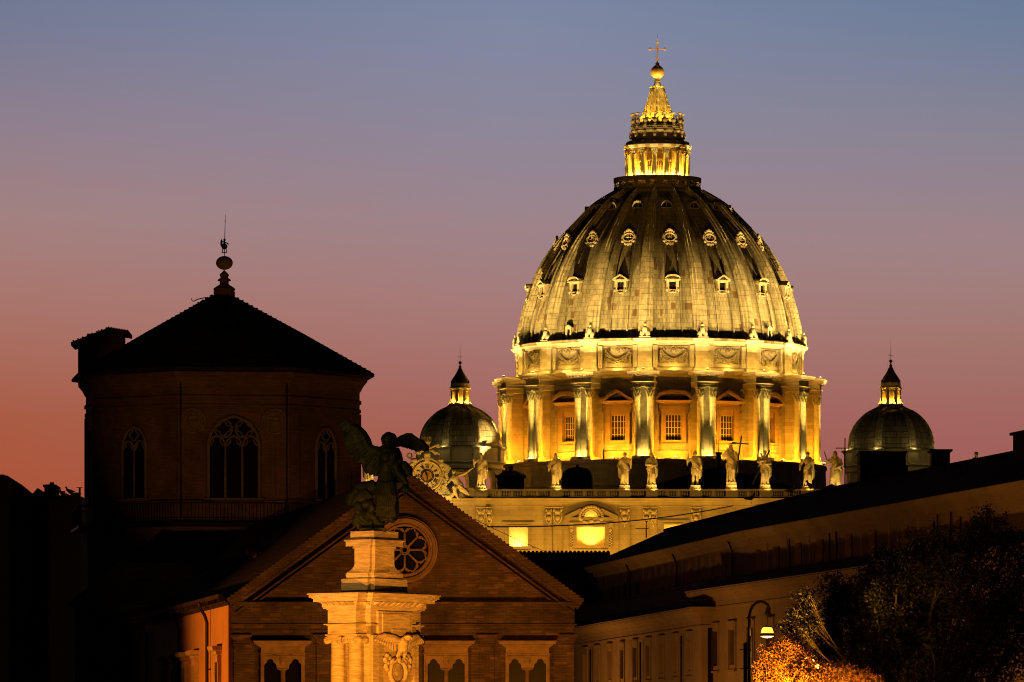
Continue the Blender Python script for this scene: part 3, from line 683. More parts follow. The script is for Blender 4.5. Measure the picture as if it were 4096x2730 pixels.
    mb.lathe([(88*q,zz(408)),(88*q,zz(398)),(84*q,zz(385)),(78*q,zz(368)),(58*q,zz(340)),(40*q,zz(312)),(28*q,zz(288)),(20*q,zz(268)),(13*q,zz(262)),(14*q,zz(250)),(18*q,zz(247)),(8*q,zz(240)),(6*q,zz(224))], 48, mod=lambda a, z: 1-.05*abs(math.sin(4*a)))
    for i in range(16): a = 2*PI*i/16; mb.tube([(87*q*math.sin(a),-87*q*math.cos(a),zz(410)),(87*q*math.sin(a),-87*q*math.cos(a),zz(382))], 4*q, 5)
    mb.ell((0,0,zz(208)),16*q,16)
    mb.box(-2*q,2*q,-2*q,2*q,zz(193),zz(128)); mb.box(-23*q,23*q,-2*q,2*q,zz(154),zz(150)); mb.tube([(0,0,zz(130)),(0,0,zz(15))], [1.2*q,.6*q], 5)
    for s_ in (-1,1): mb.tube([(0,0,zz(70)),(s_*45*q,0,zz(320))], .35*q, 4)
    mb.build('lantern_roof', M_BRONZE_D, sl)
    return sd
P1 = P(1840.5,HOR,1122); SD1 = (P1.x-26.1, -28, 0)
P2 = P(3563,HOR,1075); SD2 = (P2.x-26.1, -75, -2.9)
sd1 = side_dome(SD1, 1.0); sd2 = side_dome(SD2, 1.0)
# --- nave roof and dark roofs between the facade and the drum
KF = 1010/F
fx = lambda x, D=1010: (x-2048)*D/F-26.1
fz = lambda y, D=1010: (HOR-y)*D/F+2
mb = MB()
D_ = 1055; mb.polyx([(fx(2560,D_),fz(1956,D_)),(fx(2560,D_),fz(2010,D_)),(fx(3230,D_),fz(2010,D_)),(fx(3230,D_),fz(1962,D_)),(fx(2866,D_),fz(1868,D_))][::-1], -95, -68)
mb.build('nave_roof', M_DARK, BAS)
D_ = 1075; mb = MB(); mb.box(fx(2865,D_),fx(2884,D_),-76,-74.2,fz(1890,D_),fz(1818,D_)); mb.rprof(fx(2865,D_),fx(2884,D_),-76,-74.2,[(0,fz(1818,D_)),(.12,fz(1817,D_)),(.12,fz(1811,D_))]); mb.tube([((fx(2865,D_)+fx(2884,D_))/2,-75,fz(1811,D_)),((fx(2865,D_)+fx(2884,D_))/2,-75,fz(1762,D_))], .05, 4)
mb.build('roof_chimney', M_DARK, BAS)
mb = MB(); D_ = 1070; cx = fx(2310,D_); rr = 62*D_/F
mb.lathe([(rr,fz(2010,D_)),(rr,fz(1915,D_)),(rr*.97,fz(1900,D_)),(rr*.86,fz(1886,D_)),(rr*.62,fz(1875,D_)),(rr*.25,fz(1870,D_)),(rr*.1,fz(1867,D_)),(rr*.08,fz(1860,D_)),(0,fz(1858,D_))], 32, c=(cx,1070-1150)); mb.build('low_cupola', M_DARK, BAS)
mb = MB(); D_ = 1060; y = 1060-1150
xa, xb = fx(1981,D_), fx(2105,D_); zb = fz(1904,D_); zt = fz(1880,D_); xm = (xa+xb)/2
mb.box(xa+.35,xb-.35,y,y+8,fz(2010,D_),zb); mb.frus((xa,xb,y-.4,y+8.4,zb), (xm-.8,xm+.8,y+3.5,y+4.5,zt)); mb.box(xm-.32,xm+.32,y+3.6,y+4.4,zt-.3,zt+.55); mb.box(xm-.42,xm+.42,y+3.5,y+4.5,zt+.55,zt+.75)
mb.cur = 1; mb.box(fx(2001,D_),fx(2007,D_),y-.03,y+.02,fz(1931,D_),fz(1922,D_)); mb.build('roof_pavilion', [M_DARK, M_WSTONE], BAS)
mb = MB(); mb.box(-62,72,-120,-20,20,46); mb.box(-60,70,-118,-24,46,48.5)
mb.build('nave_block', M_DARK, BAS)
# --- facade
mb = MB(); YF = 1010-1150
FL, FR = fx(1452), fx(3960); ZT = fz(1995); ZW = fz(2028)
# attic wall left open where the windows are
wins = [(2037,2110.5,2107,2187),(2307,2420,2107,2184),(2656,2729,2099,2187),(3120,3193,2107,2187)]
xs_ = sorted([fx(v) for w in wins for v in w[:2]]); edges = [FL]+xs_+[FR]
zw0, zw1 = fz(2186), fz(2099)
for i in range(0, len(edges), 2): mb.box(edges[i],edges[i+1],YF,YF+1.2,zw0,zw1)
mb.box(FL,FR,YF,YF+1.2,0,zw0); 
lu = (2336.5,2392.5,2041,2068); [mb.box(fx(w[0]),fx(w[1]),YF,YF+1.2,fz(w[2]),zw1) for w in wins if w[2] > 2100]; mb.box(FL,fx(lu[0]),YF,YF+1.2,zw1,ZW); mb.box(fx(lu[1]),FR,YF,YF+1.2,zw1,ZW); mb.box(fx(lu[0]),fx(lu[1]),YF,YF+1.2,zw1,fz(lu[3]))
xl = linspace(fx(lu[0]),fx(lu[1]),21); cxl = (xl[0]+xl[-1])/2; hwl = (xl[-1]-xl[0])/2
mb.strip(xl, [fz(lu[3])+(fz(lu[2])-fz(lu[3]))*math.sqrt(max(0,1-((x-cxl)/hwl)**2)) for x in xl], [ZW]*21, YF, YF+1.2)
def cornice(mb, x0, x1, yy):
    mb.rprof(x0,x1,yy,YF+2,[(0,ZW),(.12,ZW+.06),(.12,ZW+.34),(.2,ZW+.4),(.35,fz(2008)),(.7,fz(2004)),(.8,fz(1998)),(.95,fz(1996)),(.95,fz(1995))])
cornice(mb, FL, FR, YF)
mb.box(FL+.2,FR-.2,YF+4.6,YF+20,0,ZT-.4); mb.box(FL+.2,FR-.2,YF+1.2,YF+4.6,0,fz(2200))
for s0, s1 in ((2100,2250),(2480,2650),(2757,2811),(1720,1940)): cornice(mb, fx(s0), fx(s1), YF-.35)
facade = mb.build('facade', M_FAC, BAS)
# rooms behind the windows
M_ROOM = plain('room_plaster', (.72,.62,.42), .06, 1, .9, 0)
def room(a, b, za, zb2, ya, yb):
    mb = MB(); mb.add([(a,ya,za),(b,ya,za),(b,yb,za),(a,yb,za),(a,ya,zb2),(b,ya,zb2),(b,yb,zb2),(a,yb,zb2)], [(0,1,2,3),(7,6,5,4),(2,6,7,3),(1,5,6,2),(0,3,7,4)]); mb.build('lit_room', M_ROOM, facade)
for x0_, x1_, y0_, y1_ in wins: room(fx(x0_)-.5, fx(x1_)+.5, fz(y1_)-.4, fz(y0_)+.5, YF+1.25, YF+4.2)
room(fx(lu[0])-.4, fx(lu[1])+.4, fz(lu[3])-.02, fz(lu[2])+.5, YF+1.25, YF+3)
for x0_, x1_, y0_, y1_ in wins:
    mb = MB(); a, b, za, zb2 = fx(x0_), fx(x1_), fz(y1_), fz(y0_)
    for o, w, d in ((0,.22,.22),(.22,.3,.12),(.52,.14,.24)):
        mb.box(a-o-w,a-o,YF-d,YF,za-o-w,zb2+o+w); mb.box(b+o,b+o+w,YF-d,YF,za-o-w,zb2+o+w); mb.box(a-o,b+o,YF-d,YF,zb2+o,zb2+o+w); mb.box(a-o,b+o,YF-d,YF,za-o-w,za-o)
    for s_, xx in ((-1,a),(1,b)):
        mb.box(xx-.3+s_*.75,xx+.3+s_*.75,YF-.2,YF,zb2-.35,zb2+.75); mb.box(xx-.3+s_*.75,xx+.3+s_*.75,YF-.2,YF,za-.7,za-.25)
    mb.build('window_frame', M_FAC, facade)
# pilaster strips with their capitals
def pil_cap(mb, cx, hw, zt):
    mb.box(cx-hw*1.12,cx+hw*1.12,YF-.5,YF-.1,zt-.16,zt)
    for s_ in (-1,1):
        mb.ell((cx+s_*hw*.78,YF-.42,zt-.5),(hw*.26,.2,.3),10); mb.tube([(cx+s_*hw*.9,YF-.38,zt-.4),(cx+s_*hw*.85,YF-.4,zt-1.6),(cx+s_*hw*.5,YF-.4,zt-2.3),(cx,YF-.4,zt-2.6)], [.14,.12,.11,.1], 6)
    for k in range(5): mb.tube([(cx+(k-2)*hw*.26,YF-.4,zt-.35),(cx+(k-2)*hw*.22,YF-.4,zt-1.15)], .09, 5)
    mb.ell((cx,YF-.42,zt-1.7),(.38,.22,.42),8); mb.ell((cx,YF-.4,zt-2.75),(.16,.15,.45),6)
pc = None
for s0, s1, d in ((1905,1942,.35),(1944,1969,.2),(2181,2208,.2),(2211,2250,.35),(2478,2520,.35),(2572,2600,.2),(2600,2628,.35),(2763,2806,.35),(1700,1740,.35),(3020,3062,.3)):
    mb = MB(); a, b = fx(s0), fx(s1); mb.box(a,b,YF-d,YF+.1,0,ZW-.02)
    mb.box(a+.18,b-.18,YF-d-.07,YF-d+.02,0,fz(2078)); pl_ = mb.build('pilaster', M_FAC, facade)
    mb = MB(); pil_cap(mb, (a+b)/2, (b-a)/2, ZW-.05); mb.build('capital', M_CAP, facade)
# pediment over the middle window, split by a shell
mb = MB(); a, b = fx(2257), fx(2472); cx = fx(2364.5); zb2 = fz(2071); za2 = fz(2020)
mb.box(a,b,YF-.95,YF,zb2-.45,zb2)
for s_, e in ((-1,a),(1,b)):
    xs = linspace(e, cx+s_*1.6, 5); tp = [zb2+.1+(za2-zb2)*abs(x-e)/abs(cx-e) for x in xs]
    if s_ > 0: xs, tp = xs[::-1], tp[::-1]
    mb.strip(xs, [max(zb2, t-.62) for t in tp], [t+.1 for t in tp], YF-1.0, YF)
mb.build('pediment', M_FAC, facade)
mb = MB(); sr = 2.05; zc = fz(2066)
for i in range(17):
    a_ = PI*(-.08+1.16*i/16); mb.ell((cx+math.cos(a_)*1.75,YF-.8,zc+math.sin(a_)*1.5),(.27,.35,.27),8)
mb.tube([(cx+1.25*math.cos(PI*i/20),YF-.75,zc+1.12*math.sin(PI*i/20)) for i in range(21)], .16, 6)
mb.strip(linspace(cx-1.75,cx+1.75,23), [zc+1.1*math.sqrt(max(0,1-((x-cx)/1.12)**2)) for x in linspace(cx-1.75,cx+1.75,23)], [zc+1.52*math.sqrt(max(0.0005,1-((x-cx)/1.76)**2)) for x in linspace(cx-1.75,cx+1.75,23)], YF-.65, YF)
for x, z, r in ((-1.55,-.5,.4),(1.55,-.5,.4),(-.7,-.95,.35),(.7,-.95,.35),(0,-.75,.45),(-1.1,-.8,.3),(1.1,-.8,.3)): mb.ell((cx+x,YF-.8,zc+z),(r,.3,r*.8),10)
mb.build('shell_ornament', M_CAP, facade)
mb = MB()
for s_ in (-1,1):
    x = cx+s_*3.05; mb.box(x-.28,x+.28,YF-.5,YF,fz(2113),fz(2092)); mb.ell((x,YF-.4,fz(2120)),(.26,.3,.35),8)
    for k in range(13): mb.ell((x+.1*((k%2)*2-1),YF-.25,fz(2128)-k*.2),(.17,.2,.16),6)
mb.build('console', M_CAP, facade)
# balustrade
mb = MB(); zb2, zt = fz(1993), fz(1957)
PED = [(1478,26),(1924,23),(2222,23),(2497,22),(2605.5,22),(2781,22),(2925,22),(3060,22),(3228,24),(3341,22),(3906,22)]
mb.box(FL,FR,YF+.1,YF+.8,zb2-.3,zb2+.28); mb.rprof(FL,FR,YF+.15,YF+.75,[(0,zt-.3),(.12,zt-.2),(.12,zt)])
posts = sorted([p for p, w in PED]+[1700,1800])
mb.box(fx(1690),fx(1930)-1.2,YF-.1,YF+1,zb2,zt+.2)
ends = []
for p, w in PED: ends.append((fx(p)-w*KF, fx(p)+w*KF)); mb.rprof(fx(p)-w*KF,fx(p)+w*KF,YF-.25,YF+1.2,[(.08,zb2-.3),(.08,zb2+.25),(0,zb2+.3),(0,zt-.25),(.14,zt-.1),(.14,zt+.03)])
ends.sort()
for (a0_, a1_), (b0_, b1_) in zip(ends[1:], ends[2:]):
    span = b0_-a1_; n = max(1, round(span/1.95)); 
    for i in range(n):
        s0 = a1_+span*i/n; s1 = a1_+span*(i+1)/n
        mb.box(s0-.22 if i else s0,s0+.22,YF+.14,YF+.76,zb2,zt-.2)
        m_ = max(2, round((s1-s0-.44)/.27))
        for k in range(m_):
            x = s0+.22+(s1-s0-.44)*(k+.5)/m_
            mb.lathe([(.07,zb2+.28),(.06,zb2+.4),(.105,zb2+.62),(.05,zb2+.95),(.08,zt-.3)], 6, c=(x,YF+.45))
mb.build('balustrade', M_FAC, facade)
# ================================================================ floodlights on the basilica
def bw(x, y, z): return (x+26.1, y+1150, z+GZ)
def flood(loc, rz, label, mat=M_LAMP, s=1.0, group='small floodlights of the basilica'):
    """lamp body, bracket, and a glowing front; stands where the light comes from"""
    t = empty('floodlight', loc, label, 'floodlight', group, rz)
    mb = MB(); mb.frus((-.22*s,.22*s,-.02,.25*s,.12*s), (-.3*s,.3*s,-.12*s,.3*s,.36*s)); mb.build('lamp_housing', M_IRON, t)
    mb = MB(); mb.box(-.27*s,.27*s,-.1*s,.27*s,.365*s,.40*s); mb.ell((0,.06*s,.38*s),(.24*s,.2*s,.12*s),8); mb.build('lamp_glass', mat, t)
    mb = MB(); mb.box(-.03*s,.03*s,.05*s,.15*s,-.02,.14*s); mb.build('bracket', M_IRON, t)
    return t
side_name = lambda a: 'left' if a < 0 else 'right'
norm_a = lambda a: (a+PI) % (2*PI)-PI
colaz = sorted(norm_a(a) for a in ribs_az() if abs(norm_a(a)) < R(97))
bayaz = sorted(norm_a(a) for a in bay_az() if abs(norm_a(a)) < R(97))
for i, a in enumerate(colaz):
    p = ring_pos(a, 0, 29.35); q = ring_pos(a, 0, 28.95)
    flood(bw(p[0], p[1], ZF+.02), a, 'pale floodlight at the foot of the %s column pair of the drum from the left' % ORD[i], M_LAMP, 1.25)
    point('column_light', bw(q[0], q[1], ZF+.75), 500, (1,.60,.11), .2)
    q = ring_pos(a, 0, 29.3); t_ = ring_pos(a, 0, 28.2); spot('column_beam', bw(q[0], q[1], ZF+.7), bw(t_[0], t_[1], ZCAP+.8), 17000, (1,.60,.11), 20, 1, .1)
    for x_ in (2.1,): q = ring_pos(a, x_, 29.45); t_ = ring_pos(a, x_*.55, 28.4); spot('column_side_beam', bw(q[0], q[1], ZF+.3), bw(t_[0], t_[1], ZCAP-1), 4000, (1,.56,.09), 30, 1, .1)
for i, a in enumerate(bayaz):
    p = ring_pos(a, 0, 28.0)
    flood(bw(p[0], p[1], ZF-.08), a, 'amber floodlight on the ledge under the %s drum bay from the left' % ORD[i], M_LAMP_O, 1.2)
    q = ring_pos(a, 0, 28.8); point('bay_light', bw(q[0], q[1], ZF+.55), 5600, (1,.35,.012), .3)
for i, a in enumerate(colaz):
    p = ring_pos(a, 0, 28.7); q = ring_pos(a, 0, 28.5)
    flood(bw(p[0], p[1], ZENT+.22), a, 'floodlight on top of the %s entablature block of the drum from the left' % ORD[i], M_LAMP, .8)
    point('attic_light', bw(q[0], q[1], ZENT+.85), 1250, (1,.52,.07), .25)
for a in bayaz:
    q = ring_pos(a, 0, 26.1); point('attic_bay_light', bw(q[0], q[1], ZENT+.55), 330, (1,.51,.065), .2)
# far floodlights for the shell; unseen plates added to block light from the drum
for a, w in ((-118,320000),(-88,660000),(-31,490000),(-2,250000),(24,250000),(50,420000),(80,760000),(118,320000)):
    a = R(a); sn, cs = math.sin(a), math.cos(a)
    spot('shell_floodlight', bw(58.3*sn, -58.3*cs, 50), bw(14*sn, -14*cs, 89), w, (1,.585,.15), 66, .35, .05)
    mb = MB(); mb.M = Matrix.Rotation(a, 4, 'Z'); c = 1.0; zt = 50+.884*c
    mb.polyx([(-.8,zt-2.2),(.8,zt-2.2),(.8,zt),(-.8,zt)], -58.3+c, -58.3+c+.04); [mb.box(s_*.74-.02,s_*.74+.02,-58.6,-58.3+c,48.6,52.2) for s_ in (-1,1)]; mb.M = None
    mb.build('beam_blocker', M_IRON, BAS)
# lantern
for a in colaz:
    q = ring_pos(a, 0, 6.0); point('lantern_column_light', bw(LX+q[0], q[1], LB+.1), 90, (1,.62,.13), .08)
for a in bayaz:
    q = ring_pos(a, 0, 4.6); point('lantern_wall_light', bw(LX+q[0], q[1], LB+.25), 2600, (1,.38,.02), .12)
for k in range(10):
    a = -PI/2+PI*(k+.5)/10; spot('spire_light', bw(LX+3.9*math.sin(a), -3.9*math.cos(a), zL(289)), bw(LX+1.3*math.sin(a), -1.3*math.cos(a), zL(232)), 2600, (1,.46,.035), 50, .6, .15)
point('ball_light', bw(LX, -1.5, zL(197)), 60, (1,.6,.14), .1)
# side domes
for (lx, ly, lz), s_ in ((SD1,1),(SD2,1)):
    zz = lambda y: (HOR-(1350+y*.4146))*1112/F+2+lz
    for i in range(-2,3):
        a = R(2.5+45*i); point('side_lantern_light', bw(lx+1.58*math.sin(a), ly-1.58*math.cos(a), zz(597)), 380, (1,.43,.03), .08)
        a = R(-20+45*i); point('side_rib_light', bw(lx+8.3*math.sin(a), ly-8.3*math.cos(a), zz(1036)), 34 if abs(i) < 2 else 22, (1,.70,.2), .1)
    for a in (-35,12,55): a = R(a); point('side_shell_fill', bw(lx+15*math.sin(a), ly-15*math.cos(a), zz(1060)), 230, (1,.62,.18), .3)  # added fill for the lower shell, no lamp stands there
    point('loggia_light', bw(lx, ly, zz(1440)), 900, (1,.42,.03), .2)
# facade floods: some on the portico below, some across the square
for x, w in ((2040,5200),(2300,5200),(2560,5200),(2800,5200),(1800,3800)):
    spot('facade_floodlight', bw(fx(x), YF-15, 24), bw(fx(x), YF, 45), w*2.6, (1,.40,.03), 120, .5, .25)
for x in (1900,2500,3100): spot('square_floodlight', bw(fx(x), YF-150, 4), bw(fx(x), YF, 48), 190000, (1,.44,.045), 20, .6, .3)
for x0_, x1_, y0_, y1_ in wins[:3]:
    c = (fx(x0_)+fx(x1_))/2
    if x0_ == 2307: spot('room_light', bw(c, YF+2.2, fz(y1_)-.15), bw(c, YF+4.2, fz(y0_)+.2), 1500, (1,.52,.07), 95, .35, .3); point('room_fill_light', bw(c, YF+2.6, fz(y0_)), 330, (1,.47,.03), .3)
    else: point('room_light', bw(c, YF+3.2, fz(y1_)+.35), 720, (1,.52,.08), .3)
point('lunette_light', bw(fx(2364), YF+2, fz(2066)), 140, (1,.50,.05), .2)
# ================================================================ statues on the facade
def hand(mb, w, d, s=.018, up=(0,0,1)):
    """palm with four fingers of unequal length and a thumb, at wrist w pointing along d"""
    w = Vector(w); d = Vector(d).normalized(); u = Vector(up); sd = d.cross(u)
    if sd.length < .1: sd = d.cross(Vector((0,1,0)))
    sd.normalize(); nn = sd.cross(d).normalized()
    mb.ell(w+d*s*1.3, (s*1.05,s*.75,s*1.3), 8, rot=d.to_track_quat('Z','Y').to_matrix())
    for i, l in enumerate((2.0,2.4,2.3,1.8)):
        b = w+d*s*2+sd*s*(i-1.5)*.62; mb.tube([b, b+d*s*l*.6+nn*s*.1, b+d*s*l-nn*s*.5], [s*.34,s*.32,s*.24], 5)
    b = w+d*s*.9-sd*s*1.0; mb.tube([b, b-sd*s*.7+d*s*.6, b-sd*s*.8+d*s*1.3], [s*.36,s*.34,s*.26], 5)
def robed(H, arms, seed=1, turn=0, lean=0, bare_legs=False, split=False, cloak=0, beard=True, hair='short', sway=0, voxel=.0115, look=0):
    rg = random.Random(seed); mb = MB()
    ph = rg.uniform(0,6); fm = lambda a, z: 1+.12*math.sin(8*a+ph+z*7)*(.55 if z < .35 else .3)+.06*math.sin(15*a+ph*2-z*5)
    S = Matrix.Diagonal((1,.72,1,1)); sw = lambda z: sway*math.sin(z*PI*.9)
    if bare_legs or split:
        for s_ in (-1,1):
            hx = s_*(.075 if split else .055)
            rad = [.055,.058,.04,.047,.03,.034] if bare_legs else [.085,.085,.075,.075,.075,.085]
            mb.tube([(s_*.05,0,.52),(s_*.055,-.02,.42),(hx,-.035 if s_ < 0 else -.01,.28),(hx*1.05,-.01,.18),(hx*1.15,0,.05),(hx*1.2,0,0)], rad, 12)
            mb.ell((hx*1.25,-.045,.012),(.03,.065,.022),8)
        if bare_legs: mb.M = S; mb.lathe([(.10,.30),(.118,.36),(.118,.46),(.10,.56)], 32, mod=fm, cap=True); mb.M = None
        else: mb.M = S; mb.lathe([(.115,.40),(.13,.46),(.115,.56)], 32, mod=fm, cap=True); mb.M = None
    else:
        mb.M = Matrix.Translation((sw(.3),0,0)) @ S
        mb.lathe([(.115,0),(.122,.05),(.112,.15),(.108,.28),(.118,.40),(.112,.5),(.10,.58)], 44, mod=fm, cap=True); mb.M = None
        kx = rg.choice((-1,1)); mb.tube([(kx*.05,-.04,.5),(kx*.06,-.10,.33),(kx*.055,-.075,.15),(kx*.06,-.06,.02)], [.05,.055,.045,.04], 10)
        for s_ in (-1,1): mb.ell((s_*.05,-.10,.012),(.027,.055,.02),8)
    t = lambda x, y, z: (x+sw(z)+lean*(z-.5), y, z)
    mb.ell(t(0,0,.60),(.098,.07,.10),14); mb.ell(t(0,-.005,.715),(.112,.075,.105),14); mb.tube([t(-.10,0,.785),t(0,0,.80),t(.10,0,.785)], [.05,.055,.05], 10)
    mb.tube([t(0,0,.80),t(0,-.005,.87)], [.045,.036], 10)
    hd = Vector(t(0,-.012,.915)); Q = Matrix.Rotation(turn, 3, 'Z') @ Matrix.Rotation(look, 3, 'X')
    def hp(v, r, n=8): mb.ell(hd+Q @ Vector(v), r, n, rot=Q)
    hp((0,0,0),(.047,.056,.066),14); hp((0,-.05,-.012),(.010,.016,.02)); hp((0,-.035,.018),(.038,.02,.012)); hp((0,-.045,-.034),(.02,.012,.008)); hp((-.048,0,-.005),(.008,.014,.018),6); hp((.048,0,-.005),(.008,.014,.018),6)
    for s_ in (-1,1): hp((s_*.018,-.047,.004),(.008,.006,.006),6)
    hp((0,.012,.03),(.053,.055,.05),12)
    if hair == 'curly':
        for k in range(18): v = Vector((rg.uniform(-1,1),rg.uniform(-.4,1),rg.uniform(.1,1))).normalized(); hp((v.x*.052,v.y*.056,v.z*.062+.01),.019,6)
    if hair in ('long','hood'):
        for s_ in (-1,1): hp((s_*.044,.012,-.04),(.02,.035,.055)); 
        hp((0,.04,-.05),(.05,.03,.07))
    if hair == 'hood': hp((0,.02,.0),(.064,.058,.08),12)
    if beard: hp((0,-.036,-.062),(.028,.024,.042)); hp((0,-.028,-.09),(.018,.018,.03))
    for s_, (el, ha) in zip((-1,1), arms):
        sh = Vector(t(s_*.118,0,.775)); el = Vector(el); ha = Vector(ha)
        mb.tube([sh, sh.lerp(el,.5), el], [.052,.048,.042], 10); mb.ell(el,.042,8)
        mb.tube([el, el.lerp(ha,.55), ha], [.044,.036,.022], 10); hand(mb, ha, ha-el, .017)
        mb.tube([el+Vector((0,0,-.01)), el.lerp(ha,.5)+Vector((0,.01,-.06)), el+Vector((s_*.01,.01,-.14))], [.035,.03,.012], 8)
    # mantle folds across the chest and round the hips
    d = rg.choice((-1,1))
    for k in range(4): mb.tube([t(d*.10,-.03,.78-.03*k),t(d*.03,-.085,.68-.045*k),t(-d*.07,-.09,.575-.035*k),t(-d*.125,-.03,.53-.03*k)], [.022,.018,.02,.016], 6)
    for k in range(3): mb.tube([t(-.12,-.02,.50-.035*k),t(-.02*d,-.10,.45-.045*k),t(.12,-.03,.53-.04*k)], [.02,.019,.018], 6)
    for k in range(5): x = -.1+.05*k+rg.uniform(-.01,.01); mb.tube([t(x*.8,-.085,.42),t(x,-.088,.22),t(x*1.1,-.085,.02)], [.008,.015,.014], 5) if not (bare_legs or split) else None
    if cloak:
        for k in range(4): mb.tube([t(cloak*(.11+.012*k),.02+.02*k,.72-.04*k),t(cloak*(.145+.012*k),.0+.02*k,.48),t(cloak*(.13+.014*k),.01+.02*k,.2+.02*k)], [.035,.032,.022], 8)
    mb.v = [(x*H, y*H, z*H) for x, y, z in mb.v]
    return mb, voxel*H
SL = lambda s_, h: None
def statue(px, top, base, label, arms, bw_=45, extras=None, **kw):
    H = (base-top)*KF; X = fx(px); z0_ = fz(base)
    ped = fz(1957)+.03
    t = empty('saint_statue', bw(X, YF+.45, ped), label, 'statue', 'stone statues of saints standing on the facade')
    mb, vx = robed(H, arms, **kw); mb.v = [(x, y, z+z0_-ped) for x, y, z in mb.v]
    mb.build('body', M_STAT, t, remesh=vx, smoothit=1)
    mb = MB(); hw = bw_*KF*.45; mb.rprof(-hw,hw,-.62,.62,[(.04,0),(.04,(z0_-ped)*.6),(0,(z0_-ped)*.7),(0,z0_-ped+.05)]); mb.build('plinth', M_STAT, t)
    if extras: extras(t, H, z0_-ped)
    spot('statue_light', bw(X+.6, YF-1.5, ZT+.25), bw(X, YF+.45, ped+3.8), 1050, (1,.56,.10), 62, .5, .1)
    return t
def bar(name, mat, a, b, w, d=None):
    def f(t, H, z):
        mb = MB(); A = Vector(a)*H; B = Vector(b)*H; dr = (B-A); L_ = dr.length; q = dr.to_track_quat('Z','Y').to_matrix().to_4x4()
        mb.M = Matrix.Translation(A+Vector((0,0,z))) @ q; ww = w*H; mb.box(-ww,ww,-(d or w)*H,(d or w)*H,0,L_); mb.build(name, mat, t)
    return f
def multi(*fs):
    def f(t, H, z):
        for q in fs: q(t, H, z)
    return f
def halo(t, H, z):
    mb = MB(); mb.M = Matrix.Translation((.0,-.01*H,1.0*H+z)) @ Matrix.Rotation(R(12),4,'X'); mb.lathe([(.075*H,-.006*H),(.09*H,0),(.075*H,.006*H),(.06*H,0),(.075*H,-.006*H)], 24); mb.build('halo', M_GOLD, t)
DN = ((-.17,-.01,.6),(-.15,-.08,.47)); DNR = ((.17,-.01,.6),(.15,-.08,.47))
statue(1478,1805,1945,'pale robed statue half hidden behind the bronze wing, at the left end of the facade',(((-.17,0,.6),(-.05,-.12,.6)),((.17,0,.6),(.1,-.1,.5))),seed=11,cloak=-1)
statue(1924,1811,1945,'robed bearded saint statue right of the clock, holding a staff out to the left',(((-.19,-.03,.70),(-.24,-.08,.80)),((.18,.0,.60),(.17,-.09,.50))),seed=4,cloak=1,turn=R(20),extras=bar('staff',M_BRONZE_D,(-.25,-.11,.25),(-.25,-.1,.98),.009))
statue(2222,1812,1945,'upright robed saint statue with a small cross and a book, left of the dark cupola',(((-.16,-.02,.62),(-.17,-.10,.55)),((.16,-.03,.62),(.10,-.12,.62))),seed=7,cloak=1,hair='long',extras=multi(bar('cross_shaft',M_STAT,(-.2,-.13,.42),(-.2,-.13,.70),.014),bar('cross_arm',M_STAT,(-.26,-.13,.60),(-.14,-.13,.60),.013),bar('book',M_STAT,(.12,-.15,.55),(.12,-.15,.70),.05,.015)))
statue(2498,1808,1943,'bearded saint statue with heavy cloak over one arm, other hand raised to the chest',(((-.18,0,.60),(-.14,-.10,.48)),((.18,-.03,.62),(.20,-.10,.76))),seed=2,cloak=-1,turn=R(18),sway=.02)
statue(2605.5,1808,1941,'saint statue with folded forearm and a long cloak hanging down its right side',(((-.15,-.04,.62),(.02,-.13,.61)),((.16,-.02,.62),(.06,-.12,.58))),seed=9,cloak=1,turn=R(35),beard=False)
statue(2781,1803,1943,'bare legged statue in a short tunic, one arm raised, thin cross staff beside it',(((-.22,-.02,.69),(-.21,-.06,.86)),((.17,-.02,.62),(.19,-.09,.56))),seed=13,cloak=1,bare_legs=True,turn=R(20),beard=False,extras=multi(bar('staff',M_VICT,(.19,-.1,.1),(.235,-.1,1.08),.006),bar('staff_arm',M_VICT,(.15,-.1,.78),(.32,-.1,.775),.006)))
statue(2925,1777,1930,'haloed statue of a robed man with a raised hand beside a tall dark cross',(((-.20,-.03,.70),(-.10,-.09,.86)),((.17,-.04,.66),(.17,-.10,.60))),seed=5,cloak=1,hair='long',sway=-.02,extras=multi(halo,bar('cross_shaft',M_VICT,(.10,-.13,.08),(.27,-.10,1.22),.022,.016),bar('cross_arm',M_VICT,(.02,-.085,1.035),(.46,-.085,1.0),.022,.014)))
statue(3060,1801,1941,'saint statue clasping its hands in front of a dark diagonal cross',(((-.19,-.04,.66),(-.02,-.13,.70)),((.16,-.03,.62),(.03,-.13,.60))),seed=6,cloak=1,hair='curly',turn=R(-12),extras=multi(bar('cross_beam',M_VICT,(-.36,.12,.02),(.14,.05,1.0),.022),bar('cross_beam',M_VICT,(.20,.12,.3),(-.12,.1,.92),.022)))
statue(3228,1806,1948,'curly haired statue looking upward in wind-blown robes that bunch at its right hip',(((-.19,.0,.62),(-.2,-.08,.5)),((.18,-.04,.66),(.17,-.10,.70))),seed=21,cloak=1,hair='curly',look=R(-18),sway=.035,beard=False)
statue(3341,1803,1955,'saint statue with legs set apart raising a short rod above the tiled roof',(((-.19,-.01,.66),(-.235,-.05,.78)),((.17,-.03,.63),(.05,-.13,.56))),seed=17,split=True,cloak=1,hair='hood',extras=bar('rod',M_BRONZE_D,(-.22,-.08,.76),(-.29,-.08,.97),.012))
statue(3906,1807,1950,'distant statue of which only the head shows above the long tiled roof',(DN,DNR),seed=23,hair='curly')
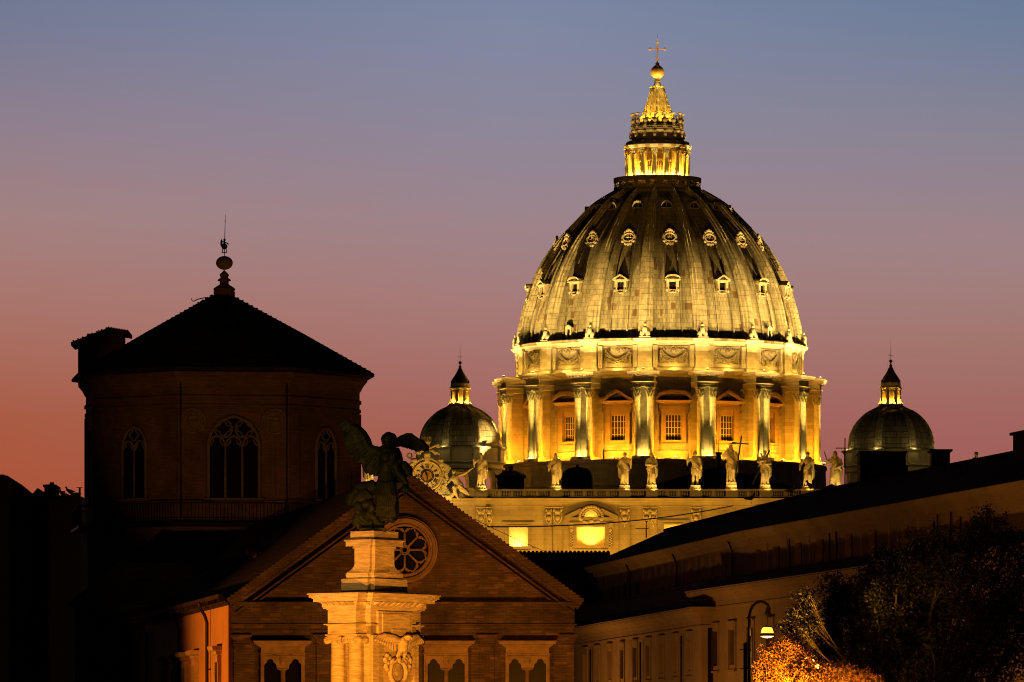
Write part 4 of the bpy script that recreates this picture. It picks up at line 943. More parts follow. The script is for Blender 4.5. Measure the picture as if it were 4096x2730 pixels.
# ================================================================ clock on the left end of the facade
CX, CZ = fx(1709), fz(1904.5); u = .2763*KF
ck = empty('ornate_clock', bw(CX, YF-.6, fz(1990)), 'round stone clock with Roman numerals, crowned by a tiara and crossed keys', 'clock')
cz = CZ-fz(1990)
def disk(mb, r, y, n=48): mb.lathe([(0,0),(r,0)], n)
mb = MB(); mb.M = Matrix.Translation((0,0,cz)) @ Matrix.Rotation(R(90),4,'X')
mb.lathe([(0,.0),(178*u,.0),(178*u,-.5)], 64, smooth=False); dial = mb.build('dial', M_DIAL, ck)
mb = MB(); mb.M = Matrix.Translation((0,0,cz)) @ Matrix.Rotation(R(90),4,'X')
mb.lathe([(178*u,-.4),(178*u,.06),(184*u,.10),(190*u,.06),(192*u,.22),(205*u,.30),(214*u,.22),(216*u,-.1),(228*u,-.1),(232*u,.12),(240*u,.14),(262*u,.14),(266*u,.0),(266*u,-.9),(0,-.9)], 64, smooth=False)
for i in range(60): a = 2*PI*i/60; mb.ell((251*u*math.sin(a),251*u*math.cos(a),.15),(.10,.10,.12),5)
mb.build('rim', M_CLKRIM, ck)
mb = MB()
def stroke(x0_, z0_, x1_, z1_, w, y=-.06):
    d = Vector((x1_-x0_, 0, z1_-z0_)); n_ = Vector((-d.z,0,d.x)).normalized()*w/2
    p = [Vector((x0_,0,z0_))+n_, Vector((x0_,0,z0_))-n_, Vector((x1_,0,z1_))-n_, Vector((x1_,0,z1_))+n_]
    mb.polyx([(q.x,q.z) for q in p], y, y+.05)
num = ['XII','I','II','III','IIII','V','VI','VII','VIII','IX','X','XI']
hN = 58*u; wI = 13*u
for i, s_ in enumerate(num):
    wd = [{'I':15,'V':30,'X':32}[c]*u for c in s_]; tot = sum(wd); x = -tot/2
    mb.M = Matrix.Translation((0,0,cz)) @ Matrix.Rotation(2*PI*i/12,4,'Y') @ Matrix.Translation((0,0,140*u))
    for c, w in zip(s_, wd):
        cx_ = x+w/2; x += w
        if c == 'I': stroke(cx_,-hN/2,cx_,hN/2,8.5*u); stroke(cx_-5.5*u,hN/2-.03,cx_+5.5*u,hN/2-.03,3*u,-.058); stroke(cx_-5.5*u,-hN/2+.03,cx_+5.5*u,-hN/2+.03,3*u,-.058)
        if c == 'V': stroke(cx_-w*.36,hN/2,cx_,-hN/2,8.5*u); stroke(cx_+w*.36,hN/2,cx_,-hN/2,3.5*u,-.062)
        if c == 'X': stroke(cx_-w*.36,hN/2,cx_+w*.36,-hN/2,8.5*u); stroke(cx_+w*.36,hN/2,cx_-w*.36,-hN/2,3.5*u,-.062)
mb.M = None
mb.build('numerals', M_IRON, dial)
mb = MB(); mb.M = Matrix.Translation((0,0,cz)) @ Matrix.Rotation(R(90),4,'X')
mb.lathe([(0,.09),(62*u,.09),(66*u,.12),(70*u,.09),(72*u,.0)], 40, smooth=False)
for i in range(24): a = 2*PI*i/24; mb.ell((88*u*math.sin(a),88*u*math.cos(a),.02),.07,5)
mb.build('centre_disc', M_GILTD, dial)
mb = MB(); mb.M = Matrix.Translation((0,0,cz)) @ Matrix.Rotation(R(90),4,'X'); mb.lathe([(72*u,.03),(103*u,.03),(103*u,0)], 12, smooth=False); mb.build('inner_band', M_IRON, dial)
mb = MB()
mb.M = Matrix.Translation((0,0,cz)) @ Matrix.Rotation(R(-28),4,'Y'); mb.polyx([(-.13,0),(.13,0),(.05,1.75),(-.05,1.75)], -.2, -.15); mb.build('hour_hand', M_IRON, ck)
mb = MB(); mb.M = Matrix.Translation((0,0,cz)) @ Matrix.Rotation(R(172),4,'Y'); mb.polyx([(-.1,-.5),(.1,-.5),(.06,1.15),(-.06,1.15)], -.27, -.22); mb.build('minute_hand', M_IRON, ck)
# keystone, tiara, crossed keys, volutes and scrolls
mb = MB(); up = lambda x, y: ((x-395)*u, cz-(y-740)*u)
x, z = up(395,500); mb.frus((-.36,.36,-.55,.1,z-.38),(-.48,.48,-.6,.1,z+.4)); mb.box(-.55,.55,-.62,.1,z+.4,z+.5); mb.ell((0,-.5,z+.75),(.55,.4,.35),10)
rgc = random.Random(5)
for s_ in (-1,1):
    for k in range(14):
        a = R(38)+R(75)*k/13; rr = (285+20*math.sin(k*2.1))*u; mb.ell((s_*rr*math.sin(a),-.35,cz+rr*math.cos(a)),(rgc.uniform(.22,.42),.35,rgc.uniform(.2,.42)),8)
    mb.tube([(s_*(270+35*math.cos(t)*(1-t/11))*u,-.3,cz-.6+35*math.sin(t)*(1-t/11)*u) for t in linspace(0,9,24)], .16, 6)
    for k in range(7): mb.ell((s_*(235+14*k)*u,-.2,cz-(150+18*k)*u),(.4,.35,.4),8)
mb.tube([(-255*u+.36*math.cos(a),0,cz+290*u+.36*math.sin(a)) for a in linspace(0,2*PI,17)[:-1]], .16, 6, True)
mb.box(-300*u,300*u,-.5,.5,0,.25); mb.box(-250*u,250*u,.35,.6,.25,cz-.2)
mb.build('scrollwork', M_STAT, ck, remesh=.09)
mb = MB(); x, z = up(390,340); mb.lathe([(.35,z-.25),(.62,z+.2),(.62,z+.3),(.54,z+.35),(.66,z+.85),(.70,z+.95),(.60,z+1.0),(.66,z+1.35),(.5,z+1.4)], 16, c=(0,-.35))
for k in range(9): a = 2*PI*k/9; mb.lathe([(.16,z+1.3),(.10,z+1.5),(.16,z+1.62),(0,z+1.85)], 6, c=(.55*math.sin(a),-.35-.55*math.cos(a)))
mb.build('tiara', M_STAT, ck)
for s_ in (-1,1):
    mb = MB(); a = Vector((-s_*1.3,-.7,z-.75)); b = Vector((s_*1.75,-.7,z+.55)); mb.tube([a,b],.16,8)
    for t in (.62,.74,.86,.97): p = a.lerp(b,t); mb.ell(p,(.24,.24,.24),8)
    mb.box(b.x-.32,b.x+.32,-.85,-.5,b.z-.55,b.z-.12); mb.ell(a,(.42,.2,.35),10)
    for k in range(5): p = a.lerp(b,.5); mb.ell((p.x+s_*(.4+.3*k),-.75,p.z-.35-.12*k+.12*(k%2)),(.28,.18,.16),7)
    mb.build('crossed_key', M_STAT, ck, remesh=.07)
for dx in (-2.6,2.6): point('clock_light', bw(CX+dx, YF-4.5, fz(1990)-.5), 650, (1,.54,.10), .15)
# reclining angel right of the clock
AW = lambda x, y, d=0: Vector(((x-395)*u, -1.0+d, cz-(y-740)*u))
ag = empty('reclining_angel_statue', bw(CX, YF-.6, fz(1990)), 'reclining stone angel right of the clock, one arm stretched towards the saint', 'statue')
mb = MB()
mb.ell(AW(785,690),(.32,.34,.4),10); mb.ell(AW(785,680,.1),(.38,.36,.36),10); mb.ell(AW(775,692,-.3),(.08,.14,.1),6); mb.tube([AW(785,720),AW(790,750)],[.2,.24],8)
mb.tube([AW(810,745),AW(800,790),AW(830,840),AW(870,890)],[.5,.62,.58,.62],12)
mb.tube([AW(830,750),AW(905,725),AW(975,690),AW(1035,645)],[.3,.26,.2,.14],8); hand(mb, AW(1035,645), (1,0,.45), .1)
mb.tube([AW(780,760),AW(735,800),AW(700,850)],[.28,.24,.16],8); hand(mb, AW(700,850), (-.6,0,-1), .1)
mb.tube([AW(860,890),AW(790,920,-.4),AW(800,990,-.3),AW(840,1060,-.2)],[.5,.42,.3,.18],10); mb.ell(AW(850,1075,-.4),(.28,.3,.12),8)
mb.tube([AW(880,880),AW(900,950,-.3),AW(960,990,-.2),AW(1010,1025,-.2)],[.5,.42,.32,.16],10)
rg = random.Random(2)
for k in range(9): mb.tube([AW(815+9*k,800+10*k),AW(850+14*k,880+10*k,-.55),AW(880+16*k,950+9*k,-.3)],[.1,.14,.08],6)
for k in range(6): mb.tube([AW(735-7*k,640+14*k,.3),AW(690-4*k,590+22*k,.35),AW(620+8*k,560+30*k,.35)],[.22,.22,.1],7)
mb.tube([AW(780,1000,.2),AW(735,1060,.1),AW(660,1050,.2)],[.3,.4,.3],8)
mb.build('body', M_STAT, ag, remesh=.075, smoothit=1)
# ================================================================ octagonal brick tower
DT = 367; KT = DT/F
tx = lambda x, D=DT: (x-888)*D/F
tz = lambda y, D=DT: (HOR-y)*D/F+2
TW = empty('octagonal_tower', (P(888,HOR,DT).x, DT, GZ), 'dark octagonal brick tower with a low pyramid roof topped by a ball', 'tower')
A8 = R(30); AP = 7.5; CR = AP/math.cos(PI/8)
faces8 = [R(7.5+45*k) for k in range(8)]
mb = MB()
mb.lathe([(CR+.35,0),(CR+.35,tz(2125)),(CR+.1,tz(2118)),(CR,tz(2110)),(CR,tz(1665)),(CR+.08,tz(1662)),(CR+.08,tz(1650)),(CR,tz(1648)),(CR,tz(1632)),(CR+.10,tz(1628)),(CR+.10,tz(1616)),(CR,tz(1612)),(CR,tz(1582)),(CR+.06,tz(1578)),(CR+.2,tz(1560)),(CR+.36,tz(1546)),(CR+.45,tz(1541)),(CR+.47,tz(1524)),(CR+.1,tz(1519)),(CR+.1,tz(1496)),(CR-.4,tz(1490))], 8, A8, A8+2*PI, False)
for a in faces8:   # flat corner strips
    mb.M = Matrix.Rotation(a, 4, 'Z')
    for s_ in (-1,1): mb.box(s_*2.72-.38,s_*2.72+.38,-AP-.09,-AP+.1,tz(2000),tz(1668))
    mb.M = None
tw = mb.build('wall', M_TBRICK, TW)
mb = MB(); ez = tz(1507)
mb.lathe([(.62,tz(1184)),(4.8,tz(1184)-(tz(1184)-ez)*.486),(8.98,ez),(8.98,ez-.16),(8.6,ez-.22),(7.6,ez+.1)], 8, A8, A8+2*PI, False)
for k in range(8):
    a = A8+PI/4*k; n = 30
    for i in range(n):
        t = i/n; r = .65+(8.95-.65)*t; z = tz(1184)+(ez-tz(1184))*t; mb.ell((r*math.sin(a),-r*math.cos(a),z),(.10,.10,.05),6)
    b = A8+PI/4*(k+1)
    for i in range(26):
        t = (i+.5)/26; x = 8.9*(math.sin(a)*(1-t)+math.sin(b)*t); y = -8.9*(math.cos(a)*(1-t)+math.cos(b)*t); mb.ell((x,y,ez-.04),(.09,.09,.06),6)
mb.build('roof', M_TILE_R, TW)
mb = MB(); kz = .2297*KT
fr_ = [(186,1520),(186,1432),(192,1428),(172,1418),(188,1400),(190,1380),(180,1365),(150,1345),(138,1335),(105,1318),(82,1298),(76,1275),(80,1250),(116,1236),(118,1222),(95,1205),(64,1183),(72,1165),(82,1148),(76,1120),(50,1098),(38,1082),(22,1072),(14,1056),(6,1050)]
fzz = lambda y: (HOR-(840+y*.2297))*KT+2
mb.lathe([(r*kz,fzz(y)) for r, y in fr_], 24, c=(tx(897),0)); mb.build('finial', M_TBRICK, TW)
mb = MB(); cx = tx(897.5); mb.ell((cx,0,fzz(926)),(148*kz,148*kz,121*kz),28); mb.build('finial_ball', plain('dull_gilding', (.32,.24,.07), .3, 2, .5, 0), TW)
mb = MB(); mb.tube([(cx,0,fzz(806)),(cx,0,fzz(748))], 7*kz, 6); mb.box(cx-46*kz,cx+46*kz,-46*kz,46*kz,fzz(748),fzz(741))
for s_ in (-1,0,1): mb.box(cx+s_*34*kz-7*kz,cx+s_*34*kz+7*kz,-6*kz,6*kz,fzz(741),fzz(680))
mb.ell((cx,0,fzz(640)),(54*kz,50*kz,52*kz),14); mb.tube([(cx,0,fzz(600)),(cx,0,fzz(545))],[24*kz,14*kz],8); mb.ell((cx+2*kz,0,fzz(525)),22*kz,10)
mb.tube([(cx-50*kz,0,fzz(640)),(cx-52*kz,0,fzz(590)),(cx-50*kz,0,fzz(545)),(cx-42*kz,0,fzz(508))],[12*kz,20*kz,18*kz,5*kz],8); mb.tube([(cx-40*kz,0,fzz(550)),(cx,0,fzz(560)),(cx+30*kz,0,fzz(575)),(cx+62*kz,0,fzz(590)),(cx+66*kz,0,fzz(612))],[8*kz,10*kz,9*kz,13*kz,9*kz],7)
mb.tube([(cx+6*kz,0,fzz(510)),(cx+14*kz,0,fzz(205))],[8*kz,5*kz],6); mb.ell((cx+14*kz,0,fzz(200)),10*kz,6); mb.tube([(cx+14*kz,0,fzz(198)),(cx+20*kz,0,fzz(70))],[6*kz,1.5*kz],5)
mb.build('weathervane', M_BRONZE_D, TW)
mb = MB(); mb.tube([(tx(829),-1.5,tz(1199)),(tx(812),-1.6,tz(1203)),(tx(795),-1.6,tz(1207)),(tx(782),-1.6,tz(1214)),(tx(774),-1.6,tz(1214)),(tx(772),-1.6,tz(1203))], .03, 5); mb.build('hooked_wire', M_IRON, TW)
# chimney on the left shoulder of the roof
mb = MB(); x0_, x1_ = tx(328), tx(506); mb.box(x0_,x1_,-3.4,-.6,tz(1520),tz(1392)); mb.box(x0_+.5,x1_-.02,-3.3,-.7,tz(1392),tz(1352))
for a, b in (((302,1392),(452,1334)),((446,1334),(530,1348))):
    p, q = (tx(a[0]),tz(a[1])), (tx(b[0]),tz(b[1])); mb.polyx([(p[0],p[1]-.14),(q[0],q[1]-.14),(q[0],q[1]+.06),(p[0],p[1]+.06)], -3.8, -.2)
    for k in range(8): t = (k+.5)/8; mb.tube([(p[0]+(q[0]-p[0])*t,-3.85,p[1]+(q[1]-p[1])*t+.07),(p[0]+(q[0]-p[0])*t,-.15,p[1]+(q[1]-p[1])*t+.07)], .055, 6)
mb.build('chimney', M_TBRICK, TW)
# windows: stone tracery in front of dark glass
def lancet_window(w, zb, zt, n):
    mb = MB(); hw = w/2; rise = w*.62 if n == 2 else w*.5; sp_ = zt-rise
    oc_ = lambda x: sp_+rise*(max(0,1-abs(x/hw)**1.75))**.6
    xs = linspace(-hw,hw,21); y = -AP
    mb.strip(xs, [zb]*21, [max(zb+.01,oc_(x)) for x in xs], y-.03, y+.2); fr = mb.build('window', M_GLASS, tw)
    mb = MB(); yy = y-.09
    pts = [(-hw,yy,zb)]+[(x,yy,oc_(x)) for x in xs]+[(hw,yy,zb)]; mb.tube(pts, .10, 6)
    for i in range(1,n): x = -hw+w*i/n; mb.tube([(x,yy,zb),(x,yy,sp_-.1)], .075, 6)
    lw = w/n
    for i in range(n):
        c = -hw+lw*(i+.5); mb.tube([(c-lw/2*.95*math.cos(t),yy,sp_-.25+lw*.62*math.sin(t)) for t in linspace(0,PI,13)], .07, 6)
        for s_ in (-1,1): mb.tube([(c+s_*lw*.38,yy,sp_-.2),(c+s_*lw*.2,yy,sp_+.02),(c+s_*lw*.17,yy,sp_+.2)], .05, 5)
    qs = [(0,zt-rise*.42)] if n == 2 else [(-lw*.62,zt-rise*.47),(lw*.62,zt-rise*.47)]
    q = lw*.23 if n == 2 else lw*.25
    for cx_, cz_ in qs:
        for k in range(4): a = PI/2*k; mb.tube([(cx_+q*math.cos(a)+q*.72*math.cos(b),yy,cz_+q*math.sin(a)+q*.72*math.sin(b)) for b in linspace(a-1.9,a+1.9,11)], .05, 5)
        if n == 3: mb.tube([(cx_+q*2.1*math.cos(b),yy,cz_+q*2.1*math.sin(b)) for b in linspace(0,2*PI,25)[:-1]], .055, 5, True)
    mb.build('tracery', M_TRACE, fr); mb = MB(); mb.box(-hw-.25,hw+.25,y-.25,y+.1,zb-.2,zb); mb.build('sill', M_TRACE, fr)
    return fr
def put(fr, a):
    c = dup(fr, a)
    for ch in list(fr.children): dup(ch, None, parent=c)
zf2 = lambda y: tz(y, DT-7.4)
wc = lancet_window(2.83, zf2(1994), zf2(1668), 3); wc.rotation_euler = (0,0,faces8[0])
ws = lancet_window(1.72, zf2(1990), zf2(1703), 2); ws.rotation_euler = (0,0,faces8[1])
for a in faces8[2:]: put(ws, a)
for s_ in (-1,1):
    mb = MB(); mb.M = Matrix.Rotation(faces8[0], 4, 'Z') @ Matrix.Translation((s_*2.26,-AP,zf2(1686))) @ Matrix.Rotation(R(90), 4, 'X')
    mb.lathe([(0,.05),(.42,.05),(.44,.1),(.5,.1),(.52,.05),(.6,.05),(.64,.11),(.72,.11),(.74,0)], 32, smooth=False)
    for k in range(14): a = 2*PI*k/14; mb.ell((.56*math.sin(a),.56*math.cos(a),.07),.05,5)
    mb.polyx([(-.25,-.28),(.25,-.28),(.25,.28),(-.25,.28)], -.02, .0)
    mb.M = mb.M @ Matrix.Rotation(R(-90), 4, 'X'); mb.polyx([(0,-.34),(.2,-.18),(.24,.26),(-.24,.26),(-.2,-.18)], -.13, -.05); mb.box(-.2,.2,-.15,-.12,.0,.06)
    mb.build('medallion', M_TRACE, tw)
mb = MB(); zb = tz(2092, DT-8)
mb.lathe([(CR,zb-.25),(CR+.9,zb-.15),(CR+.9,zb),(CR,zb+.02)], 8, A8, A8+2*PI, False)
for k in range(8):
    a, b = A8+PI/4*k, A8+PI/4*(k+1); pa = Vector(((CR+.8)*math.sin(a),-(CR+.8)*math.cos(a),0)); pb = Vector(((CR+.8)*math.sin(b),-(CR+.8)*math.cos(b),0))
    mb.tube([pa+Vector((0,0,zb+1.1)),pb+Vector((0,0,zb+1.1))], .035, 5); mb.tube([pa+Vector((0,0,zb+.12)),pb+Vector((0,0,zb+.12))], .03, 5)
    for i in range(34): p = pa.lerp(pb,i/34); mb.tube([p+Vector((0,0,zb)),p+Vector((0,0,zb+1.1))], .018, 4)
mb.build('balcony_railing', M_IRON, TW)
mb = MB()
for s_, x in ((-1,-2.95),(1,2.95)):
    mb.M = Matrix.Rotation(faces8[0], 4, 'Z'); mb.tube([(x,-AP-.12,tz(1524)),(x,-AP-.14,tz(2100))], .035, 6); mb.M = None
mb.build('drain_pipe', M_PIPE, TW)
# ================================================================ gabled brick hall
DG = 300; KG = DG/F
gx = lambda x, D=DG: (x-1620)*D/F
gz = lambda y, D=DG: (HOR-y)*D/F+2
GB_ = empty('gabled_hall', (P(1620,HOR,DG).x, DG, GZ), 'brick hall with a wide gable, rose window and stone framed twin windows', 'building')
XL, XR, ZCOR = gx(926), gx(2298), gz(2412)
mb = MB(); mb.box(XL,XR,0,1.2,0,ZCOR); mb.polyx([(XL,ZCOR),(XR,ZCOR),(gx(1622),gz(1916))], .12, 1.2)
mb.box(XL,XR,-.12,0,gz(2496),gz(2424)); mb.box(XL-.06,XR+.06,-.28,.3,gz(2424),gz(2412)); mb.box(XL-.10,XR+.10,-.34,.3,gz(2412)-.004,gz(2409))
mb.box(XL-.10,XR+.10,-.20,.1,gz(2503),gz(2496)); mb.box(XL,XR,-.06,0,gz(2540),gz(2503)); mb.box(XL-.04,XR+.04,-.11,.1,gz(2530),gz(2521))
for a, b in ((936,995),(1268,1330),(1588,1652),(1920,1976),(2246,2296)):
    mb.box(gx(a),gx(b),-.13,0,0,gz(2582)); mb.rprof(gx(a),gx(b),-.13,.0,[(0,gz(2582)),(.05,gz(2580)),(.05,gz(2577)),(.01,gz(2576)),(.03,gz(2560)),(.16,gz(2546)),(.18,gz(2541)),(.18,gz(2540))])
hall = mb.build('wall', M_BRICK, GB_)
mb = MB()   # raking cornice in three steps, with tile ends
ap = (gx(1622), gz(1883))
for ex, ey in ((908,2400),(2336,2402)):
    e = (gx(ex), gz(ey)); L_ = math.hypot(ap[0]-e[0], ap[1]-e[1]); dx, dz = (ap[0]-e[0])/L_, (ap[1]-e[1])/L_; nx, nz = -dz*(1 if dx > 0 else -1), dx*(1 if dx > 0 else -1)
    if nz < 0: nx, nz = -nx, -nz
    for o0, o1, d in ((-.16,0,.55),(-.34,-.16,.42),(-.50,-.34,.26),(-.78,-.70,.2),(-.95,-.88,.16)):
        q = [(e[0]+nx*o0,e[1]+nz*o0),(ap[0]+nx*o0*0,ap[1]+o0/abs(nz)),(ap[0],ap[1]+o1/abs(nz)),(e[0]+nx*o1,e[1]+nz*o1)]
        if dx < 0: q = q[::-1]
        mb.polyx(q, -d, 1.0)
    n = int(L_/.21)
    for i in range(n):
        t = (i+.5)/n; mb.tube([(e[0]+(ap[0]-e[0])*t+nx*.03,-.62,e[1]+(ap[1]-e[1])*t+nz*.0),(e[0]+(ap[0]-e[0])*t+nx*.03,.6,e[1]+(ap[1]-e[1])*t+nz*.0)], .045, 6)
    for i in range(int(L_/.22)):
        t = (i+.5)/int(L_/.22); x, z = e[0]+(ap[0]-e[0])*t+nx*-.41, e[1]+(ap[1]-e[1])*t+nz*-.41; mb.box(x-.05,x+.05,-.36,-.2,z-.05,z+.05)
mb.build('raking_cornice', M_BRICK, hall)
# roof slopes running back, two small roof houses on the left one
TH = R(99.15); sdir = Vector((math.cos(TH), math.sin(TH), 0)); sout = Vector((-math.sin(TH), math.cos(TH), 0))
mb = MB(); L0 = 62
e1 = Vector((gx(912),.2,gz(2406))); e2 = e1+sdir*L0+Vector((0,0,0)); r1 = Vector((ap[0],.2,ap[1]-.03)); r2 = r1+sdir*L0
f1 = Vector((gx(2332),.2,gz(2406))); f2 = f1+sdir*L0
dz_ = Vector((0,0,-.18))
for a, b, c, d in ((e1,r1,r2,e2),(r1,f1,f2,r2)): mb.add([a,b,c,d,a+dz_,b+dz_,c+dz_,d+dz_], [(0,1,2,3),(7,6,5,4),(0,4,5,1),(1,5,6,2),(2,6,7,3),(3,7,4,0)])
for i in range(140): p = e1+sdir*(i*.44+.2)-Vector((.0,0,0)); mb.ell(p+Vector((-.05,0,.02)),(.12,.12,.09),6)
mb.build('roof', M_TILE, GB_)
def roof_house(x0, x1, yt, yc, yb, D, name):
    mb = MB(); y = D-DG; mb.box(gx(x0,D),gx(x1,D),y,y+2.2,gz(yb,D),gz(yt,D)); mb.box(gx(x0,D)-.04,gx(x0,D)+.14,y-.06,y+.1,gz(yb,D),gz(yt,D)-.05); b = mb.build(name, M_PLAST, GB_)
    mb = MB(); mb.frus((gx(x0,D)-.35,gx(x1,D)+.3,y-.5,y+2.6,gz(yt,D)),(gx(x0,D)-.1,gx(x1,D)+.1,y+.7,y+1.4,gz(yc,D)))
    for i in range(12): x = gx(x0,D)-.3+(gx(x1,D)-gx(x0,D)+.55)*i/11; mb.tube([(x,y-.55,gz(yt,D)+.04),(x,y+.75,gz(yc,D)+.02)], .09, 6)
    mb.build('roof', M_TILE, b)
roof_house(804,945,2272,2240,2370,326,'roof_house'); roof_house(988,1130,2220,2186,2330,322,'roof_house')
# twin windows with trefoil heads
def trefoil(t):      # opening height above springing, t in -1..1, in half widths
    a = abs(t)
    lobe = .62+.62*math.sqrt(max(0,1-(a/.56)**2)) if a < .56 else 0
    side = .62*math.sqrt(max(0,1-((a-.42)/.58)**2)) if a < 1 else 0
    return max(lobe, side)
def twin_window(cx, w=1):
    t = MB(); hwB = 88*KG; z0_, z1_ = 0.5, gz(2636); y0_, y1_ = -.36, .02
    zs_ = gz(2668); of = 50.5*KG; hw = 26*KG; lo = -hwB; zt = gz(2617)
    t.box(cx-hwB,cx-of-hw,y0_,y1_,z0_,zt); t.box(cx+of+hw,cx+hwB,y0_,y1_,z0_,zt)
    t.box(cx-of+hw,cx+of-hw,y0_,y1_,gz(2676),zt)
    for c in (-of,of):
        xs = linspace(c-hw,c+hw,25); t.strip([cx+x for x in xs], [zs_+hw*trefoil((x-c)/hw)*.95 for x in xs], [zt]*25, y0_, y1_)
    t.box(cx-hwB-.05,cx+hwB+.05,y0_-.05,y1_,zt,zt+.02); t.box(cx-hwB+.01,cx+hwB-.01,y0_-.01,y1_,zt+.02,gz(2591))
    t.rprof(cx-hwB,cx+hwB,y0_,y1_,[(0,gz(2591)),(.05,gz(2590)),(.05,gz(2588)),(.12,gz(2585)),(.17,gz(2580)),(.28,gz(2578)),(.30,gz(2570)),(.34,gz(2568)),(.34,gz(2565))])
    for s_ in (-1,1): t.box(cx+s_*(hwB-.12)-.04,cx+s_*(hwB-.12)+.04,y0_-.05,y0_,z0_,gz(2632)); 
    t.box(cx-hwB+.08,cx+hwB-.08,y0_-.05,y0_,gz(2632),gz(2632)+.08)
    t.tube([(cx,-.2,z0_),(cx,-.2,gz(2683))], .12, 12); t.rprof(cx-.14,cx+.14,-.34,-.06,[(0,gz(2683)),(.05,gz(2681)),(.12,gz(2677)),(.12,gz(2675.5))])
    t.ell((cx,y0_-.02,gz(2648)),(.14,.06,.2),10); t.box(cx-.13,cx+.13,y0_-.06,y0_,gz(2640),gz(2633))
    f = t.build('window', M_PEPER, hall)
    g_ = MB(); g_.box(cx-hwB+.05,cx+hwB-.05,-.06,-.04,z0_,gz(2640))
    g_.build('pane', M_GLASS, f)
    return f
tws = [twin_window(gx(x)) for x in (1132,1785,2110)]
mb = MB()
for s_ in (-1,1): mb.box(gx(1785)+s_*.58-.28,gx(1785)+s_*.58+.28,-.11,-.08,gz(2697.5),gz(2696)); mb.box(gx(2110)+s_*.58-.12,gx(2110)+s_*.58+.12,-.40,-.37,gz(2629),gz(2626.5)); mb.box(gx(1132)+s_*.38-.08,gx(1132)+s_*.38+.08,-.40,-.37,gz(2622),gz(2620.5))
mb.build('iron_bar', M_IRON, tws[1])
# rose window
mb = MB(); RX, RZ = gx(1618.8), gz(2200); rm = lambda: Matrix.Translation((RX,.12,RZ)) @ Matrix.Rotation(R(90),4,'X')
mb.M = rm(); q = KG*.41466
mb.lathe([(226*q,.16),(234*q,.24),(246*q,.26),(250*q,.18),(268*q,.20),(276*q,.32),(300*q,.36),(306*q,.26),(318*q,.26),(322*q,.0)], 72, smooth=False)
rose = mb.build('rose_window', M_PEPER, hall)
mb = MB(); mb.M = rm(); mb.lathe([(0,.03),(228*q,.03)], 48, smooth=False); mb.build('pane', M_GLASS, rose)
mb = MB(); mb.M = Matrix.Translation((RX,0,RZ)); yy = -.06
mb.tube([(44*q*math.cos(a),yy,44*q*math.sin(a)) for a in linspace(0,2*PI,25)[:-1]], 9*q, 6, True); mb.tube([(30*q*math.cos(a),yy+.02,30*q*math.sin(a)) for a in linspace(0,2*PI,25)[:-1]], 8*q, 6, True)
for k in range(4): a = PI/2*k; mb.box(22*q*math.cos(a)-7*q,22*q*math.cos(a)+7*q,yy,yy+.04,22*q*math.sin(a)-7*q,22*q*math.sin(a)+7*q) if False else None
for k in range(8):
    a = PI/4*k; ca, sa = math.cos(a), math.sin(a)
    mb.tube([(46*q*ca,yy,46*q*sa),(120*q*ca,yy,120*q*sa),(172*q*ca,yy,172*q*sa)], [12*q,11*q,12*q], 8)
    for s_ in (-1,1):
        pts = []
        for t in linspace(0,1,9): rr = (172+34*t)*q; b = a+s_*(.02+.19*t**.8); pts.append((rr*math.cos(b),yy,rr*math.sin(b)))
        mb.tube(pts, 10*q, 6)
    c = a+PI/8
    for off in (-.20,0,.20):     # three small foils at the head of each light
        b = c+off; r0_ = (196 if off == 0 else 184)*q
        cxx, czz = r0_*math.cos(b), r0_*math.sin(b); rr = 25*q
        mb.tube([(cxx+rr*math.cos(c+t),yy,czz+rr*math.sin(c+t)) for t in linspace(-1.5+off*4,1.5+off*4,9)], 7*q, 5)
mb.build('tracery', M_PEPER, rose)
# orange side wall running back from the left corner
sw_o = Vector((XL,0,0))
mb = MB(); mb.box(1.22,60,-.5,0,0,gz(2420)+.2); 
sw_ = mb.build('side_wall', M_ORANGE, GB_, sw_o, TH)
mb = MB(); mb.box(.2,60,-.4,.6,gz(2420)+.3,gz(2420)+.5)
for i in range(70): mb.box(.5+i*.85,.62+i*.85,0,.55,gz(2420)+.18,gz(2420)+.33)
mb.build('eaves', M_TILE, sw_)
def wall_t(S_, out=.0):     # distance along the side wall at which a photo column meets it
    u_ = (S_-2048)/F; o = Vector((GB_.location.x+XL, DG, 0))+sout*out
    return (u_*o.y-o.x)/(sdir.x-u_*sdir.y)
for S_ in (826,713,586,512,447):
    t = wall_t(S_, .2); mb = MB(); zt = gz(2420)+.2
    mb.tube([(t-.9,.62,zt+.1),(t-.35,.55,zt-.12),(t-.05,.3,zt-.45),(t,.18,zt-.8),(t,.18,0)], .085, 8)
    for z in (2,5,8): mb.box(t-.15,t+.15,0,.2,z,z+.07)
    mb.build('drain_pipe', M_PIPE, sw_)
for S_, in ((866,),(776,),(735,),(690,),(648,)):
    t = wall_t(S_, .15); mb = MB(); zt = (HOR-2586)*(DG+4.7)/F+2; h = 3.0
    mb.box(t-.75,t-.5,0,.18,zt-.75-h,zt-.75); mb.box(t+.5,t+.75,0,.18,zt-.75-h,zt-.75); mb.box(t-.75,t+.75,0,.2,zt-.75,zt-.42)
    mb.rprof(t-.75,t+.75,-.1,.18,[(0,zt-.42),(.08,zt-.38),(.1,zt-.26),(.26,zt-.2),(.3,zt-.02),(.3,zt)])
    mb.cur = 1; mb.box(t-.5,t+.5,0,.03,zt-.75-h,zt-.75); mb.cur = 0; mb.box(t-.5,t+.5,.03,.07,zt-2.2,zt-2.12); mb.box(t-.04,t+.04,.03,.07,zt-.75-h,zt-.75)
    mb.build('side_window', [M_PEPER, M_GLASS], sw_)
